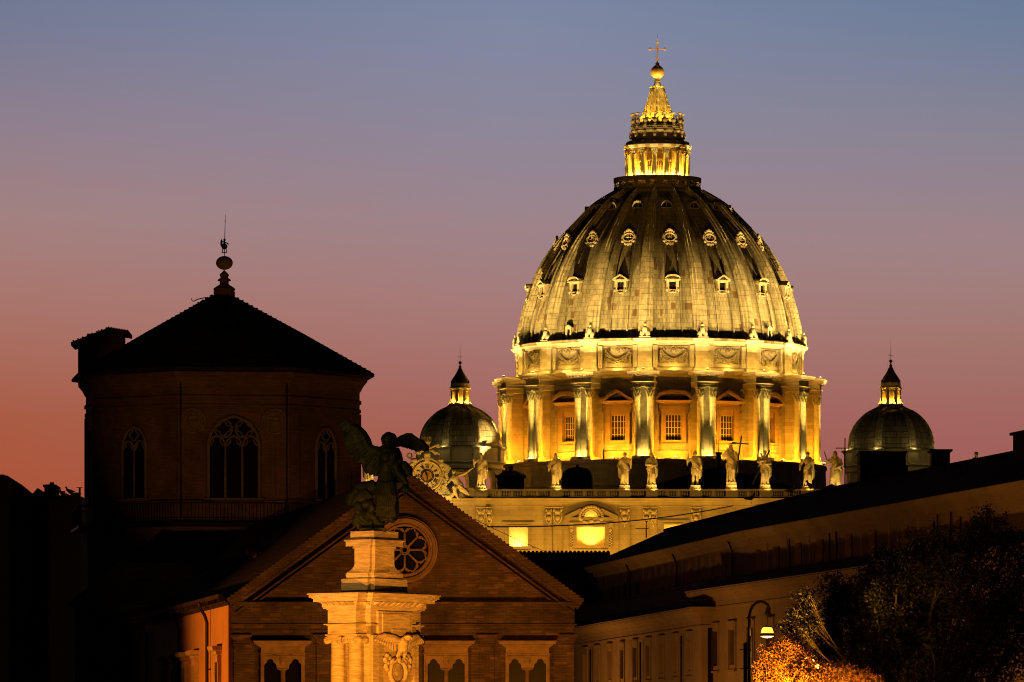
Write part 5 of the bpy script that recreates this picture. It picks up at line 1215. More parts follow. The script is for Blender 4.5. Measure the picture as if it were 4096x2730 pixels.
# ================================================================ stone pylon of the bridge with the winged statue
PY = empty('bridge_pylon', P(1482,HOR,200)*1+Vector((0,0,GZ)), 'floodlit travertine pylon with Ionic columns, a deep cornice and an eagle relief', 'monument', rz=math.atan2(.8,.6))
kp = .41466*200/F
pz = lambda y: (HOR-2080-.41466*y)*200/F+2
WR, WL = 2.30, 1.5
mb = MB(); mb.box(0,WR,0,WL,0,pz(1000)); mb.box(.30,WR-.30,-.08,0.02,pz(1090)-.05,pz(880)); mb.box(.48,WR-.48,-.12,-.07,pz(1075),pz(900)); mb.box(.9,WR-.75,-.16,-.07,pz(1112),pz(1050))
mb.box(-.0,.30,-.1,.02,0,pz(1110)); mb.box(WR-.22,WR,-.1,.02,0,pz(1110))
shaft = mb.build('shaft', M_TRAV, PY)
mb = MB()
A_, B_ = .2, 1.3; PP = .48
def course(o, z0_, z1_):     # one course that follows the projecting blocks
    mb.box(-o,WR+o,-o,WL+o,z0_,z1_); mb.box(-PP-o,-o+.02,A_-o,B_+o,z0_,z1_-.002); mb.box(WR+o-.02,WR+PP+o,A_-o,B_+o,z0_,z1_-.002)
course(.0,pz(1105),pz(1022)); course(.03,pz(1022),pz(1012)); course(.09,pz(1012),pz(1002)); course(-.0,pz(1002),pz(868)); course(.03,pz(868),pz(856)); course(.10,pz(856),pz(842)); course(.13,pz(842),pz(832)); course(.13,pz(832),pz(790)); course(.32,pz(790),pz(760)); course(.36,pz(760),pz(748)); course(.42,pz(748),pz(722)); course(.46,pz(722),pz(708))
def dent(x, y, ax):
    w, d = .085, .22
    if ax == 'x': mb.frus((x-w,x+w,y-.05,y+.02,pz(826)),(x-w,x+w,y-d,y+.02,pz(794)))
    else: mb.frus((x-.05*(1 if x < 0.5 else -1),x+.02,y-w,y+w,pz(826)),(x-(d if x < .5 else -d),x+.02,y-w,y+w,pz(794)))
for k in range(9): dent(-.05+(WR+.1)*(k+.5)/9, -.13, 'x')
for k in range(5): dent(-PP-.13, A_-.08+(B_-A_+.16)*(k+.5)/5, 'y')
for y in (-.02,): dent(-.13, y, 'y')
mb.build('entablature', M_TRAV, PY)
mb = MB(); cx, cy = WR/2, WL/2
mb.frus((-.44,WR+.44,-.44,WL+.44,pz(708)),(cx-.95,cx+.95,cy-.66,cy+.66,pz(684)))
def cross_plan(hx, hy, nt_, z0_, z1_): mb.box(cx-hx,cx+hx,cy-hy+nt_,cy+hy-nt_,z0_,z1_); mb.box(cx-hx+nt_,cx+hx-nt_,cy-hy,cy+hy,z0_,z1_-.002)
cross_plan(.98,.66,.16,pz(690),pz(562)); cross_plan(.86,.56,.14,pz(562),pz(552)); cross_plan(.86,.56,.14,pz(552),pz(504))
n = 9   # concave flare between plinth and die
for i in range(n):
    t0, t1 = i/n, (i+1)/n; f = lambda t: (1-t)**2.4
    cross_plan(.60+.24*f((t0+t1)/2), .41+.14*f((t0+t1)/2), .12, pz(504-104*t0), pz(504-104*t1)+.001)
cross_plan(.60,.41,.12,pz(400),pz(248)); cross_plan(.64,.45,.12,pz(262),pz(244)); cross_plan(.80,.58,.10,pz(244),pz(184)); cross_plan(.84,.62,.10,pz(196),pz(183))
mb.frus((cx-.82,cx+.82,cy-.6,cy+.6,pz(183)),(cx-.4,cx+.4,cy-.34,cy+.34,pz(138)))
mb.box(cx-.62,cx+.62,cy-.46,cy+.46,pz(158),pz(98))
mb.build('pedestal', M_TRAV, PY)
def ionic(x, y, out):
    mb = MB(); r = .225; mb.lathe([(r*1.06,0),(r*1.0,pz(1500)),(r*.93,pz(1195))], 28, c=(x,y)); mb.lathe([(r*.94,pz(1195)),(r*1.02,pz(1190)),(r*.98,pz(1178)),(r*1.16,pz(1160)),(r*1.16,pz(1150))], 28, c=(x,y))
    c = mb.build('column', M_TRAV, PY)
    mb = MB(); w = .30; mb.box(x-w*.95,x+w*.95,y-w*.95,y+w*.95,pz(1118),pz(1104)); mb.box(x-.25,x+.25,y-.25,y+.25,pz(1150),pz(1118))
    for s_ in (-1,1):     # volutes: rolls with a spiral face towards the outside
        yy = y+s_*.25; zz = pz(1160)
        mb.M = Matrix.Translation((x,yy,zz)) @ Matrix.Rotation(R(90),4,'Y'); mb.lathe([(0,-.27),(.115,-.27),(.10,-.1),(.09,0),(.10,.1),(.115,.27),(0,.27)], 18); mb.M = None
        xf = x+out*.275
        mb.tube([(xf,yy+(.105*(1-t/14))*math.cos(t)*s_,zz+(.105*(1-t/14))*math.sin(t)) for t in linspace(PI/2,12,36)], .018, 5)
    for k in range(5): mb.ell((x+out*.24,y-.16+.08*k,pz(1158)),(.05,.035,.05),7)
    mb.build('capital', M_TRAV, c)
for y in (.40,1.08): ionic(-.25, y, -1); ionic(WR+.25, y, 1)
# eagle relief with its oval shield on the right face
def EP(x, y, d=0): return Vector(((x-680)*kp/.6, -.12-d, pz(y)))   # point on the right face from the photo
mb = MB()
mb.tube([EP(905,1140,.1),EP(920,1190,.16),EP(925,1240,.12),EP(935,1275,.06)],[.12,.19,.16,.08],12); mb.tube([EP(925,1170,.15),EP(935,1140,.2),EP(940,1120,.22)],[.12,.10,.09],10); mb.ell(EP(943,1128,.26),(.10,.12,.09),10); mb.tube([EP(950,1130,.34),EP(958,1142,.36),EP(956,1156,.35)],[.05,.035,.01],6)
for s_ in (-1,1):
    ox = 910 if s_ < 0 else 965; far = 200 if s_ < 0 else 140
    mb.tube([EP(ox,1175,.1),EP(ox+s_*far*.35,1135,.1),EP(ox+s_*far*.75,1118,.08),EP(ox+s_*far,1128,.05)],[.12,.12,.09,.05],8)
    for k in range(9):
        t = k/8; bx = ox+s_*far*(.2+.8*t); by = 1150-20*t; ln = (150-75*abs(t-.15))*.8
        mb.tube([EP(bx,by,.05),EP(bx+s_*(8+22*t),by+ln*.55,.06),EP(bx+s_*(4+38*t)-s_*14,by+ln*(1-.55*t),.02)],[.05,.055,.03],6)
    mb.tube([EP(915 if s_ < 0 else 945,1255,.1),EP(895 if s_ < 0 else 950,1290,.1),EP(880 if s_ < 0 else 945,1320,.08)],[.10,.08,.05],8)
    for k in range(3): mb.tube([EP((880 if s_ < 0 else 945)+k*10,1315,.1),EP((876 if s_ < 0 else 942)+k*12,1338,.14)],[.035,.02],5)
mb.build('eagle_relief', M_TRAV, shaft, remesh=.022, smoothit=1)
mb = MB(); sc_, sz = 903, 1465
mb.tube([EP(sc_+75*math.cos(a),sz+115*math.sin(a)*1.0,.03) for a in linspace(0,2*PI,33)[:-1]], .075, 8, True)
mb.M = Matrix.Translation(EP(sc_,sz,-.02)) @ Matrix.Diagonal((1,.25,1,1)); mb.ell((0,0,0),(58*kp/.6,.3,95*kp),18); mb.M = None
for k in range(16): t = k*.55; rr = 20*(1-k/18); mb.ell(EP(sc_+10+rr*math.cos(t),1352+rr*math.sin(t),.08),.045,6)
for s_ in (-1,1):
    for x, y, r in ((95,1310,.09),(110,1345,.1),(88,1378,.08),(105,1410,.09),(95,1440,.08),(75,1330,.08),(110,1365,.06)): mb.ell(EP(sc_+s_*x+(5 if s_ > 0 else -5),y,.02),(r*1.2,.07,r),8)
    mb.tube([EP(sc_+s_*30,1335,.05),EP(sc_+s_*60,1350,.06),EP(sc_+s_*80,1390,.05)],.05,6)
mb.ell(EP(sc_,1345,.06),(.12,.08,.09),8)
mb.build('shield', M_TRAV, shaft)
# winged bronze figure: local x is photo right, built round the middle of the pedestal
vk = .31888*200/F
VC = PY.matrix_basis @ Vector((cx, cy, 0)); VC.z = 0
vic = empty('winged_victory', (VC.x, VC.y, pz(98)+GZ-.01), 'dark bronze winged woman striding over a crouching figure on top of the pylon', 'statue')
Z0v = pz(98)+GZ
def VP(x, y, d=0): 
    w = P(1300+x*.31888, 1650+y*.31888, 201.4); return Vector((w.x-VC.x, d, w.z-Z0v))
mb = MB()
mb.ell(VP(797,325),(.185,.20,.215),14); mb.ell(VP(835,320,.08),(.17,.19,.17),12); mb.ell(VP(862,330,.14),(.09,.09,.10),10)
mb.ell(VP(733,335,-.05),(.08,.13,.13),10); mb.ell(VP(712,335,-.08),(.035,.04,.035),6); mb.ell(VP(732,385,-.06),(.055,.08,.05),8); mb.ell(VP(716,362,-.07),(.03,.05,.02),6); mb.ell(VP(722,312,-.08),(.04,.08,.03),6)
for x, y in ((740,285),(765,268),(790,262),(815,264),(840,275),(860,295),(872,322)): mb.ell(VP(x,y+10,.02),(.07,.16,.06),7)
mb.tube([VP(800,375),VP(800,430)],[.10,.12],10)
mb.tube([VP(700,470,-.05),VP(790,455),VP(875,460,.1)],[.12,.19,.12],12)
mb.tube([VP(795,460),VP(800,560,-.03),VP(790,650),VP(775,740),VP(780,820),VP(775,900)],[.24,.30,.27,.24,.29,.34],16)
mb.ell(VP(860,560,-.2),(.17,.2,.2),10); mb.ell(VP(770,570,-.25),(.16,.16,.17),10)
mb.tube([VP(775,880),VP(770,1000),VP(775,1130),VP(780,1260),VP(785,1360)],[.33,.36,.36,.36,.30],18)
mb.tube([VP(800,900,-.15),VP(835,1050,-.25),VP(855,1180,-.2),VP(870,1300,-.1)],[.25,.22,.2,.16],12)
for k in range(9):
    x0_ = 660+26*k; mb.tube([VP(730+12*k,880,-.28),VP(x0_+20,1050,-.40),VP(x0_,1200,-.42),VP(x0_-8+3*k,1330-6*abs(k-5),-.30)],[.045,.06,.06,.045],7)
for k in range(6): mb.tube([VP(690+8*k,880+15*k,-.25),VP(770,905+18*k,-.36),VP(850-4*k,870+12*k,-.3)],[.05,.06,.05],7)
for k in range(5): mb.tube([VP(800+18*k,480,-.2),VP(815+17*k,580,-.33),VP(790+10*k,670,-.26)],[.035,.05,.03],6)
mb.tube([VP(880,470,.05),VP(915,540,-.02),VP(930,590,-.05),VP(925,650,-.1)],[.15,.14,.13,.12],10)
mb.tube([VP(905,600,-.05),VP(890,680,-.15),VP(925,770,-.2),VP(985,840,-.25),VP(1030,900,-.25)],[.13,.14,.13,.11,.09],10)
mb.tube([VP(920,640,.1),VP(985,660,.05),VP(1040,720,0),VP(1045,800,0)],[.12,.16,.17,.13],9); mb.tube([VP(960,680,.1),VP(940,780,.1),VP(950,880,.1)],[.2,.22,.12],9)
w = VP(1030,905,-.25)
mb.ell(w+Vector((.01,0,-.08)),(.08,.06,.10),8)
for i in range(4): mb.tube([w+Vector((-.05+.035*i,-.02,-.14)),w+Vector((-.05+.035*i,-.06,-.22)),w+Vector((-.04+.03*i,.0,-.27))],[.024,.022,.018],5)
mb.tube([w+Vector((-.07,-.03,-.06)),w+Vector((-.1,-.06,-.14)),w+Vector((-.08,-.07,-.19))],[.026,.024,.018],5)
mb.ell(VP(690,1395,-.15),(.14,.2,.07),8); mb.ell(VP(840,1350,-.1),(.12,.22,.09),8)
body = mb.build('body', M_VICT, vic, remesh=.019, smoothit=1)
mb = MB(); mb.tube([VP(985,1015,-.3),VP(1005,930,-.3),VP(1035,960,-.27),VP(1015,1010,-.27)],[.06,.10,.10,.07],8); mb.build('torch_stub', M_VICT, vic)
def feather(mb, pts, w, t=.025):
    """a flat tapered plume along pts"""
    n = len(pts); vs_ = []; fs = []
    for i, p in enumerate(pts):
        d = (pts[min(i+1,n-1)]-pts[max(0,i-1)]).normalized(); s_ = Vector((0,1,0)).cross(d).normalized(); f = w*(.75+.4*math.sin(PI*min(1,i/(n-1)*1.0)))*(1 if i < n-1 else .35)
        for a, b in ((-1,0),(0,-1),(1,0),(0,1)): vs_.append(p+s_*a*f+Vector((0,b*t,0)))
    for i in range(n-1):
        for k in range(4): l = (k+1)%4; fs.append((i*4+k,i*4+l,(i+1)*4+l,(i+1)*4+k))
    fs += [(3,2,1,0),((n-1)*4,(n-1)*4+1,(n-1)*4+2,(n-1)*4+3)]
    mb.add(vs_, fs, True)
# left wing: bent upward, long plumes hanging from its leading edge
mb = MB()
lead = [(720,520),(660,485),(600,465),(545,430),(525,350),(480,260),(420,190),(340,145),(240,128),(150,145)]
mb.tube([VP(x,y,.15+.02*i) for i,(x,y) in enumerate(lead)],[.16,.17,.15,.15,.14,.12,.10,.08,.06,.03],8)
tips = [(160,160),(205,230),(228,300),(230,345),(240,390),(248,425),(275,465),(290,510),(320,560),(365,605),(410,632),(452,640),(470,690),(490,730),(510,765),(560,785),(620,795),(665,800)]
roots = [(300,135),(360,150),(410,185),(450,220),(480,262),(500,300),(515,330),(528,360),(535,390),(542,415),(550,435),(570,450),(590,460),(612,468),(632,476),(655,485),(680,500),(705,520)]
for i, (a, b) in enumerate(zip(roots, tips)):
    pa, pb = VP(*a,.2), VP(*b,.22+.03*(i%3)); m_ = pa.lerp(pb,.5)+Vector((.05,-.02,.07)); feather(mb, [pa, pa.lerp(m_,.5)+Vector((.02,0,.03)), m_, m_.lerp(pb,.55)+Vector((-.01,0,.0)), pb], .13+.03*(i>9), .035)
    if i > 1:
        pc_ = pa.lerp(pb,.62); feather(mb, [pa+Vector((0,-.06,0)), pa.lerp(pc_,.5)+Vector((.02,-.08,.03)), pc_+Vector((0,-.05,0))], .14, .035)
        pd_ = pa.lerp(pb,.34); feather(mb, [pa+Vector((0,-.1,0)), pd_+Vector((0,-.09,0))], .15, .04)
mb.build('wing', M_VICT, vic, remesh=.024, smoothit=1)
mb = MB()   # right wing, foreshortened
lead = [(855,400),(900,350),(960,310),(1030,280),(1085,275),(1095,290),(1150,325),(1220,375),(1280,435),(1300,462)]
mb.tube([VP(x,y,.25+.05*i) for i,(x,y) in enumerate(lead)],[.10,.10,.09,.09,.07,.07,.07,.06,.04,.02],8)
roots = [(870,400),(900,365),(930,345),(960,325),(1000,305),(1040,295),(1080,295),(1120,318),(1160,345)]
tips = [(895,432),(930,418),(985,425),(1040,440),(1090,455),(1140,465),(1190,470),(1250,470),(1300,465)]
for i, (a, b) in enumerate(zip(roots, tips)):
    pa, pb = VP(*a,.35+.05*i), VP(*b,.55+.05*i); feather(mb, [pa, pa.lerp(pb,.35)+Vector((.03,0,.03)), pa.lerp(pb,.7)+Vector((.02,0,.01)), pb], .13, .03)
    feather(mb, [pa+Vector((0,-.05,0)), pa.lerp(pb,.55)+Vector((.02,-.06,.02))], .12, .03)
mb.build('wing', M_VICT, vic, remesh=.024, smoothit=1)
# crouching figure and wind-blown cloth at the left foot
mb = MB()
mb.tube([VP(640,900,.05),VP(560,960,.1),VP(470,945,.12),VP(415,935,.15),VP(395,980,.15)],[.2,.26,.22,.15,.10],10)
mb.tube([VP(420,1000,.1),VP(360,1040,.08),VP(320,1060,.05),VP(312,1110,.05),VP(335,1160,.03)],[.2,.16,.13,.14,.12],10)
mb.tube([VP(560,1010,.0),VP(480,1080,.0),VP(420,1110,0),VP(370,1180,0)],[.26,.28,.24,.18],10)
mb.tube([VP(400,1160,-.1),VP(440,1190,-.2),VP(430,1250,-.2),VP(400,1230,-.1)],[.14,.17,.16,.1],10); mb.ell(VP(430,1200,-.2),(.17,.19,.2),12); mb.ell(VP(410,1215,-.36),(.04,.06,.05),6)
mb.tube([VP(450,1170,-.15),VP(520,1155,-.2),VP(575,1150,-.25),VP(595,1190,-.3),VP(600,1240,-.3)],[.13,.15,.14,.12,.1],10); hand(mb, VP(600,1245,-.3), (.1,-.1,-1), .045)
mb.tube([VP(440,1230,0),VP(470,1300,0),VP(530,1350,0),VP(600,1380,0)],[.2,.24,.22,.16],12); mb.tube([VP(430,1290,0),VP(400,1350,0),VP(415,1420,0)],[.17,.16,.18],10); mb.tube([VP(520,1330,-.15),VP(560,1280,-.25),VP(620,1330,-.25),VP(660,1390,-.2)],[.16,.17,.14,.1],10)
mb.tube([VP(620,1300,0),VP(680,1330,-.1),VP(750,1320,-.1)],[.16,.16,.12],8)
mb.tube([VP(400,1430,0),VP(520,1440,0),VP(640,1440,0),VP(740,1455,0)],[.17,.15,.14,.10],10); mb.box(*( [VP(430,0).x, VP(770,0).x] ),-.4,.42,-.02,.12)
mb.build('crouching_figure', M_VICT, vic, remesh=.02, smoothit=1)
# ================================================================ long plastered palace on the right
PB = empty('long_palace', (13.7, 391.9, GZ), 'long plastered palace with a tiled roof, receding along the right side of the street', 'building')
class Face:
    def __init__(s, O, d):
        s.O = Vector((O[0],O[1],0)); s.d = Vector((d[0],d[1],0)).normalized(); s.th = math.atan2(s.d.y,s.d.x); s.inn = Vector((-s.d.y,s.d.x,0))
    def t(s, S_, off=0):      # off = metres in front of the face
        u_ = (S_-2048)/F; o = s.O-s.inn*off
        return (u_*o.y-o.x)/(s.d.x-u_*s.d.y)
    def loc(s): return (s.O.x-PB.location.x, s.O.y-PB.location.y, 0)
    def D(s, S_, off=0): return (s.O-s.inn*off+s.d*s.t(S_,off)).y
FA = Face((5.93,452.7),(8.5,-60.7)); FB = Face((14.43,392.05),(12.2,-63.8))
def wall_row(mb, x0, x1, z0, z1, ops, y=0, th=.4):
    """wall with real openings: ops = (a, b, zb, zt, arched)"""
    x = x0
    for a, b, zb, zt, ar in sorted(ops):
        mb.box(x,a,y,y+th,z0,z1); mb.box(a,b,y,y+th,z0,zb) if zb > z0 else None
        if ar: xs = linspace(a,b,13); c, h = (a+b)/2,(b-a)/2; mb.strip(xs,[zt-h*1.15+h*1.15*math.sqrt(max(0,1-((q-c)/h)**2)) for q in xs],[z1]*13,y,y+th)
        else: mb.box(a,b,y,y+th,zt,z1)
        x = b
    mb.box(x,x1,y,y+th,z0,z1)
ZE, ZU = 18.0, 15.25
LA, LB_ = 61.3, 112
def panes(name, par, ops, y):
    for a, b, zb, zt, ar in ops: 
        mb = MB(); mb.box(a-.1,b+.1,y,y+.05,zb-.1,zt+.02); mb.box((a+b)/2-.04,(a+b)/2+.04,y-.05,y,zb,zt-.05); mb.box(a,b,y-.05,y,zb+(zt-zb)*.6,zb+(zt-zb)*.6+.07); mb.build(name, M_GLASS, par)
# far block, upper storey with arched windows
opsA = []
for S_ in (2402,2450,2498,2548,2598,2651,2703,2758,2812,2869,2927): t = FA.t(S_); opsA.append((t-.85,t+.85,15.3,17.2,True))
mb = MB(); wall_row(mb, 0, LA, ZU-2, ZE, opsA); mb.box(0,.4,.4,12,0,ZE); mb.rprof(-.1,LA+.6,-.1,3,[(0,ZE-.75),(.1,ZE-.7),(.15,ZE-.45),(.5,ZE-.3),(.7,ZE-.05),(.7,ZE)])
for S_ in (2425,2474,2523,2573,2624,2677,2730,2785,2840,2898): t = FA.t(S_); mb.box(t-.22,t+.22,-.08,0,ZU,ZE-.7)
far_up = mb.build('upper_storey', M_PLAST, PB, FA.loc(), FA.th); panes('window', far_up, opsA, .36)
for S_ in (2371,2520,2706,2930): t = FA.t(S_,.15); mb = MB(); mb.tube([(t,-.5,ZE-.2),(t,-.15,ZE-1.0),(t,-.15,ZU)], .06, 6); mb.build('drain_pipe', M_PIPE, far_up)
# near block, upper storey with square windows
opsB = []
for S_, w in ((3033,.7),(3105,.95),(3193,.9),(3281,.95),(3395,.95),(3491,.95),(3620,.8),(3723,.95),(3830,.9),(3935,.9)): t = FB.t(S_); opsB.append((t-w,t+w,15.3,16.85,False))
mb = MB(); wall_row(mb, .0, LB_, ZU-2, ZE, opsB); mb.rprof(.65,LB_,-.1,3,[(0,ZE-.85),(.1,ZE-.8),(.15,ZE-.5),(.5,ZE-.32),(.7,ZE-.05),(.7,ZE+.003)])
for S_ in (3070,3150,3237,3340,3443,3555,3672): t = FB.t(S_); mb.box(t-.22,t+.22,-.08,0,ZU,ZE-.8)
near_up = mb.build('upper_storey', M_PLAST, PB, FB.loc(), FB.th); panes('window', near_up, opsB, .36)
for S_ in (3158,3318,3345,3750,3803): t = FB.t(S_,.15); mb = MB(); mb.tube([(t,-.15,ZE-.9),(t,-.15,ZU)], .05, 6); mb.build('drain_pipe', M_PIPE, near_up)
# roof from eaves to ridge, hipped at the far end
rl = lambda v: Vector((v.x-PB.location.x, v.y-PB.location.y, v.z))
def fp(Fc, t, inn, z): p = Fc.O+Fc.d*t+Fc.inn*inn; return rl(Vector((p.x,p.y,z)))
mb = MB(); rz_ = 20.6
E0, E1, E2 = fp(FA,-.8,-.85,ZE+.02), fp(FA,LA,-.85,ZE+.02), fp(FB,LB_,-.85,ZE+.02)
G0, G1, G2 = fp(FA,-1.0,5,rz_), fp(FA,LA,5,rz_), fp(FB,LB_,5,rz_)
H0, H1, H2 = fp(FA,-.8,11,ZE), fp(FA,LA,11,ZE), fp(FB,LB_,11,ZE)
n = 60
def slope(A, B, C, D_):      # A-B eave, D-C ridge, slightly sagging tile courses
    vs_ = []; fs = []; m_ = 2
    for i in range(n+1):
        for j in range(3): p = A.lerp(B,i/n).lerp(D_.lerp(C,i/n),j/2); vs_.append(p+Vector((0,0,.05*math.sin(i*1.7)*math.sin(i*.37)-.03*(j==1))))
    for i in range(n):
        for j in range(2): fs.append((i*3+j,(i+1)*3+j,(i+1)*3+j+1,i*3+j+1))
    mb.add(vs_, fs)
slope(E0,E1,G1,G0); slope(E1,E2,G2,G1); slope(H1,H0,G0,G1); slope(H2,H1,G1,G2)
mb.add([E0,H0,G0],[(0,2,1)])
for A, B, q in ((G0,G1,150),(G1,G2,260)):
    for i in range(q): mb.ell(A.lerp(B,i/q)+Vector((0,0,.04)),(.16,.2,.12),6)
mb.tube([G1+Vector((0,0,.05)),G1+Vector((0,0,.2)),fp(FA,LA-3,5,rz_+.1)],.12,6)
mb.build('roof', M_TILE, PB)
mb = MB(); mb.box(2,LA,.4,11,0,ZE-.1); mb.build('rear_wall', M_PLAST, PB, FA.loc(), FA.th)
mb = MB(); mb.box(0,LB_,.45,11,0,ZE-.1); mb.build('rear_wall', M_PLAST, PB, FB.loc(), FB.th)
# lower fronts with their cornices and pent roofs
def lower(Fc, off, x0, x1, ztop, Ss, zb, zt, hw, nm):
    y = -off; ops = []
    for S_ in Ss: t = Fc.t(S_, off); ops.append((t-hw,t+hw,zb,zt,False))
    mb = MB(); wall_row(mb, x0, x1, 0, ztop-1.2, [o for o in ops if o[1] < x1], y)
    mb.box(x0,x1,y+.02,-.0,ztop-1.2,ztop-.05) if False else None
    mb.box(x0,x0+.4,y+.4,.4,0,ztop-.1)
    mb.rprof(x0,x1,y,.2,[(0,ztop-1.25),(.10,ztop-1.2),(.10,ztop-1.1),(.03,ztop-1.08),(.03,ztop-.75),(.12,ztop-.7),(.14,ztop-.55),(.4,ztop-.42),(.62,ztop-.3),(.66,ztop-.08),(.72,ztop-.05),(.72,ztop)])
    for a, b, z0_, z1_, _ in ops: mb.box(a-.28,a-.04,y-.07,y,z0_-.3,z1_+.05); mb.box(b+.04,b+.28,y-.07,y,z0_-.3,z1_+.05); mb.box(a-.28,b+.28,y-.07,y,z1_+.05,z1_+.42); mb.box(a-.38,b+.38,y-.2,y,z1_+.42,z1_+.52); mb.box(a-.35,b+.35,y-.16,y,z0_-.42,z0_-.3)
    w = mb.build(nm, M_PLASTR, PB, Fc.loc(), Fc.th); panes('window', w, [o for o in ops if o[1] < x1], y+.34)
    mb = MB(); v = [(x0,y-.7,ztop+.01),(x1,y-.7,ztop+.01),(x1,y+off*.55,ztop+.75),(x0,y+off*.55,ztop+.75)]; mb.add(v+[(a,b,c-.1) for a,b,c in v], [(0,1,2,3),(7,6,5,4),(0,4,5,1),(3,7,4,0),(1,5,6,2),(2,6,7,3)])
    mb.build('pent_roof', M_TILE, w)
    mb = MB(); mb.box(x0,x1,y+off*.55,.02,ztop-.3,ZU-.12); mb.box(x0,x1,y+off*.55-.1,.02,ZU-.12,ZU); mb.build('parapet', M_PLAST, w)
    return w
tB0 = FB.t(2790,1.75)
lowA = lower(FA, 2.6, -30, LA-2.5, 13.5, (2342,2390,2440,2490,2542,2594,2647,2702,2757), 9.7, 11.6, .75, 'lower_front')
lowB = lower(FB, 1.7, tB0, LB_, 14.6, (2862,2930,3003,3080,3160,3245,3335,3430,3530), 9.9, 12.0, .8, 'lower_front')
for S_ in (2360,2560,2724): t = FA.t(S_,2.8); mb = MB(); mb.tube([(t,-2.78,11.9),(t,-2.78,0)], .06, 6); mb.build('drain_pipe', M_PIPE, lowA)
mb = MB()
for z in linspace(1,12,13): mb.box(tB0-.02,tB0+.55,-1.76,-1.69,z,z+.55)
mb.build('quoin', M_PLASTR, lowB)
mb = MB(); t = FB.t(4042,-3); mb.box(t+.5,t+9.5,3,8,ZE,21.15); mb.box(t+.35,t+9.7,2.85,8.15,21.15,21.3); mb.build('roof_hut', M_DARK, PB, FB.loc(), FB.th)
mb = MB(); t = FB.t(4075,.1); mb.box(t-.4,t+.5,.3,1.2,18.5,19.3); mb.build('roof_vent', M_PLAST, PB, FB.loc(), FB.th)
# ================================================================ things on and behind the roofs
def gull(S_, y, D, h, face, label, dark=False):
    p = P(S_, y, D); t = empty('gull', p, label, 'gull', 'gulls perched on the roofs', 0 if face > 0 else PI)
    mb = MB(); q = h
    mb.tube([(-.62*q,0,.42*q),(-.3*q,0,.45*q),(.05*q,0,.5*q),(.22*q,0,.62*q),(.28*q,0,.78*q)],[.03*q,.13*q,.2*q,.14*q,.08*q],10); mb.ell((.31*q,0,.86*q),(.11*q,.09*q,.10*q),10); mb.tube([(.38*q,0,.86*q),(.5*q,0,.83*q)],[.04*q,.01*q],5)
    for s_ in (-1,1): mb.tube([(.12*q,s_*.12*q,.58*q),(-.2*q,s_*.17*q,.5*q),(-.6*q,s_*.06*q,.46*q)],[.06*q,.09*q,.02*q],6)
    mb.build('body', M_BIRD, t, remesh=.03*q)
    mb = MB()
    for s_ in (-1,1): mb.tube([(.02*q,s_*.07*q,.38*q),(.04*q,s_*.07*q,0)],.02*q,4); mb.ell((.08*q,s_*.07*q,.01*q),(.07*q,.04*q,.012*q),6)
    mb.build('legs', M_PIPE, t)
gull(306,1391,364,.42,1,'gull at the low left end of the tower chimney cap')
gull(405,1349,364,.42,-1,'gull on the slope of the tower chimney cap, the higher of two')
gull(253,1998,412,.62,-1,'gull on the tiled slope left of the brick tower, lower of two')
gull(277,1984,412,.62,-1,'gull beside the squat chimney left of the brick tower')
def on_ridge(S_):     # depth of the palace ridge at a photo column, and its row
    Fc = FA if S_ < 2960 else FB; D = Fc.D(S_, -5); return D, HOR-(rz_+GZ+.1)*F/D
for S_, h, lab in ((3243,.75,'gull on the palace ridge under the wind-blown saint statue'),(3165,.7,'gull on the palace ridge in front of the balustrade'),(3003,.7,'gull on the palace ridge nearest the bend of the roof')):
    D, y = on_ridge(S_); gull(S_, y, D, h, -1 if h > .72 else 1, lab)
def antenna(S_, D, yb, yt, arms, label):
    p = P(S_, yb, D); t = empty('antenna', p, label, 'antenna'); h = (yb-yt)*D/F
    mb = MB(); mb.tube([(0,0,-.3),(0,0,h)], [.05,.035], 6); mb.build('mast', M_IRON, t)
    for z, a, b in arms:
        mb = MB(); mb.tube([(a,0,h*z),(b,0,h*z)], .03, 5)
        for k in range(5): x = a+(b-a)*k/4; mb.tube([(x,-.25,h*z),(x,.25,h*z)], .018, 4)
        mb.build('aerial', M_IRON, t)
D, y = on_ridge(2585); antenna(2585, D, y, 2086, ((.45,-.75,.15),), 'small television antenna on the far end of the palace ridge')
D, y = on_ridge(3380); antenna(3380, D, y, 1752, ((.78,-.55,.05),), 'tall aerial mast on the palace roof beside the last saint statue')
def cable(a, b, sag, r, label):
    mb = MB(); a, b = Vector(a), Vector(b); c = (a+b)/2
    mb.tube([(a.lerp(b,t)-c)+Vector((0,0,-sag*4*t*(1-t))) for t in linspace(0,1,25)], r, 5); o = mb.build('overhead_cable', M_IRON, None, c); tag(o, label, 'cable')
cable(P(1952,2108,301.5), P(2930,2024,398), .35, .035, 'thick overhead cable crossing the facade from the gable to the palace roof')
cable(P(1900,2078,302), P(2184,2208,346), .05, .014, 'thin wire running down from the gable in front of the lit window')
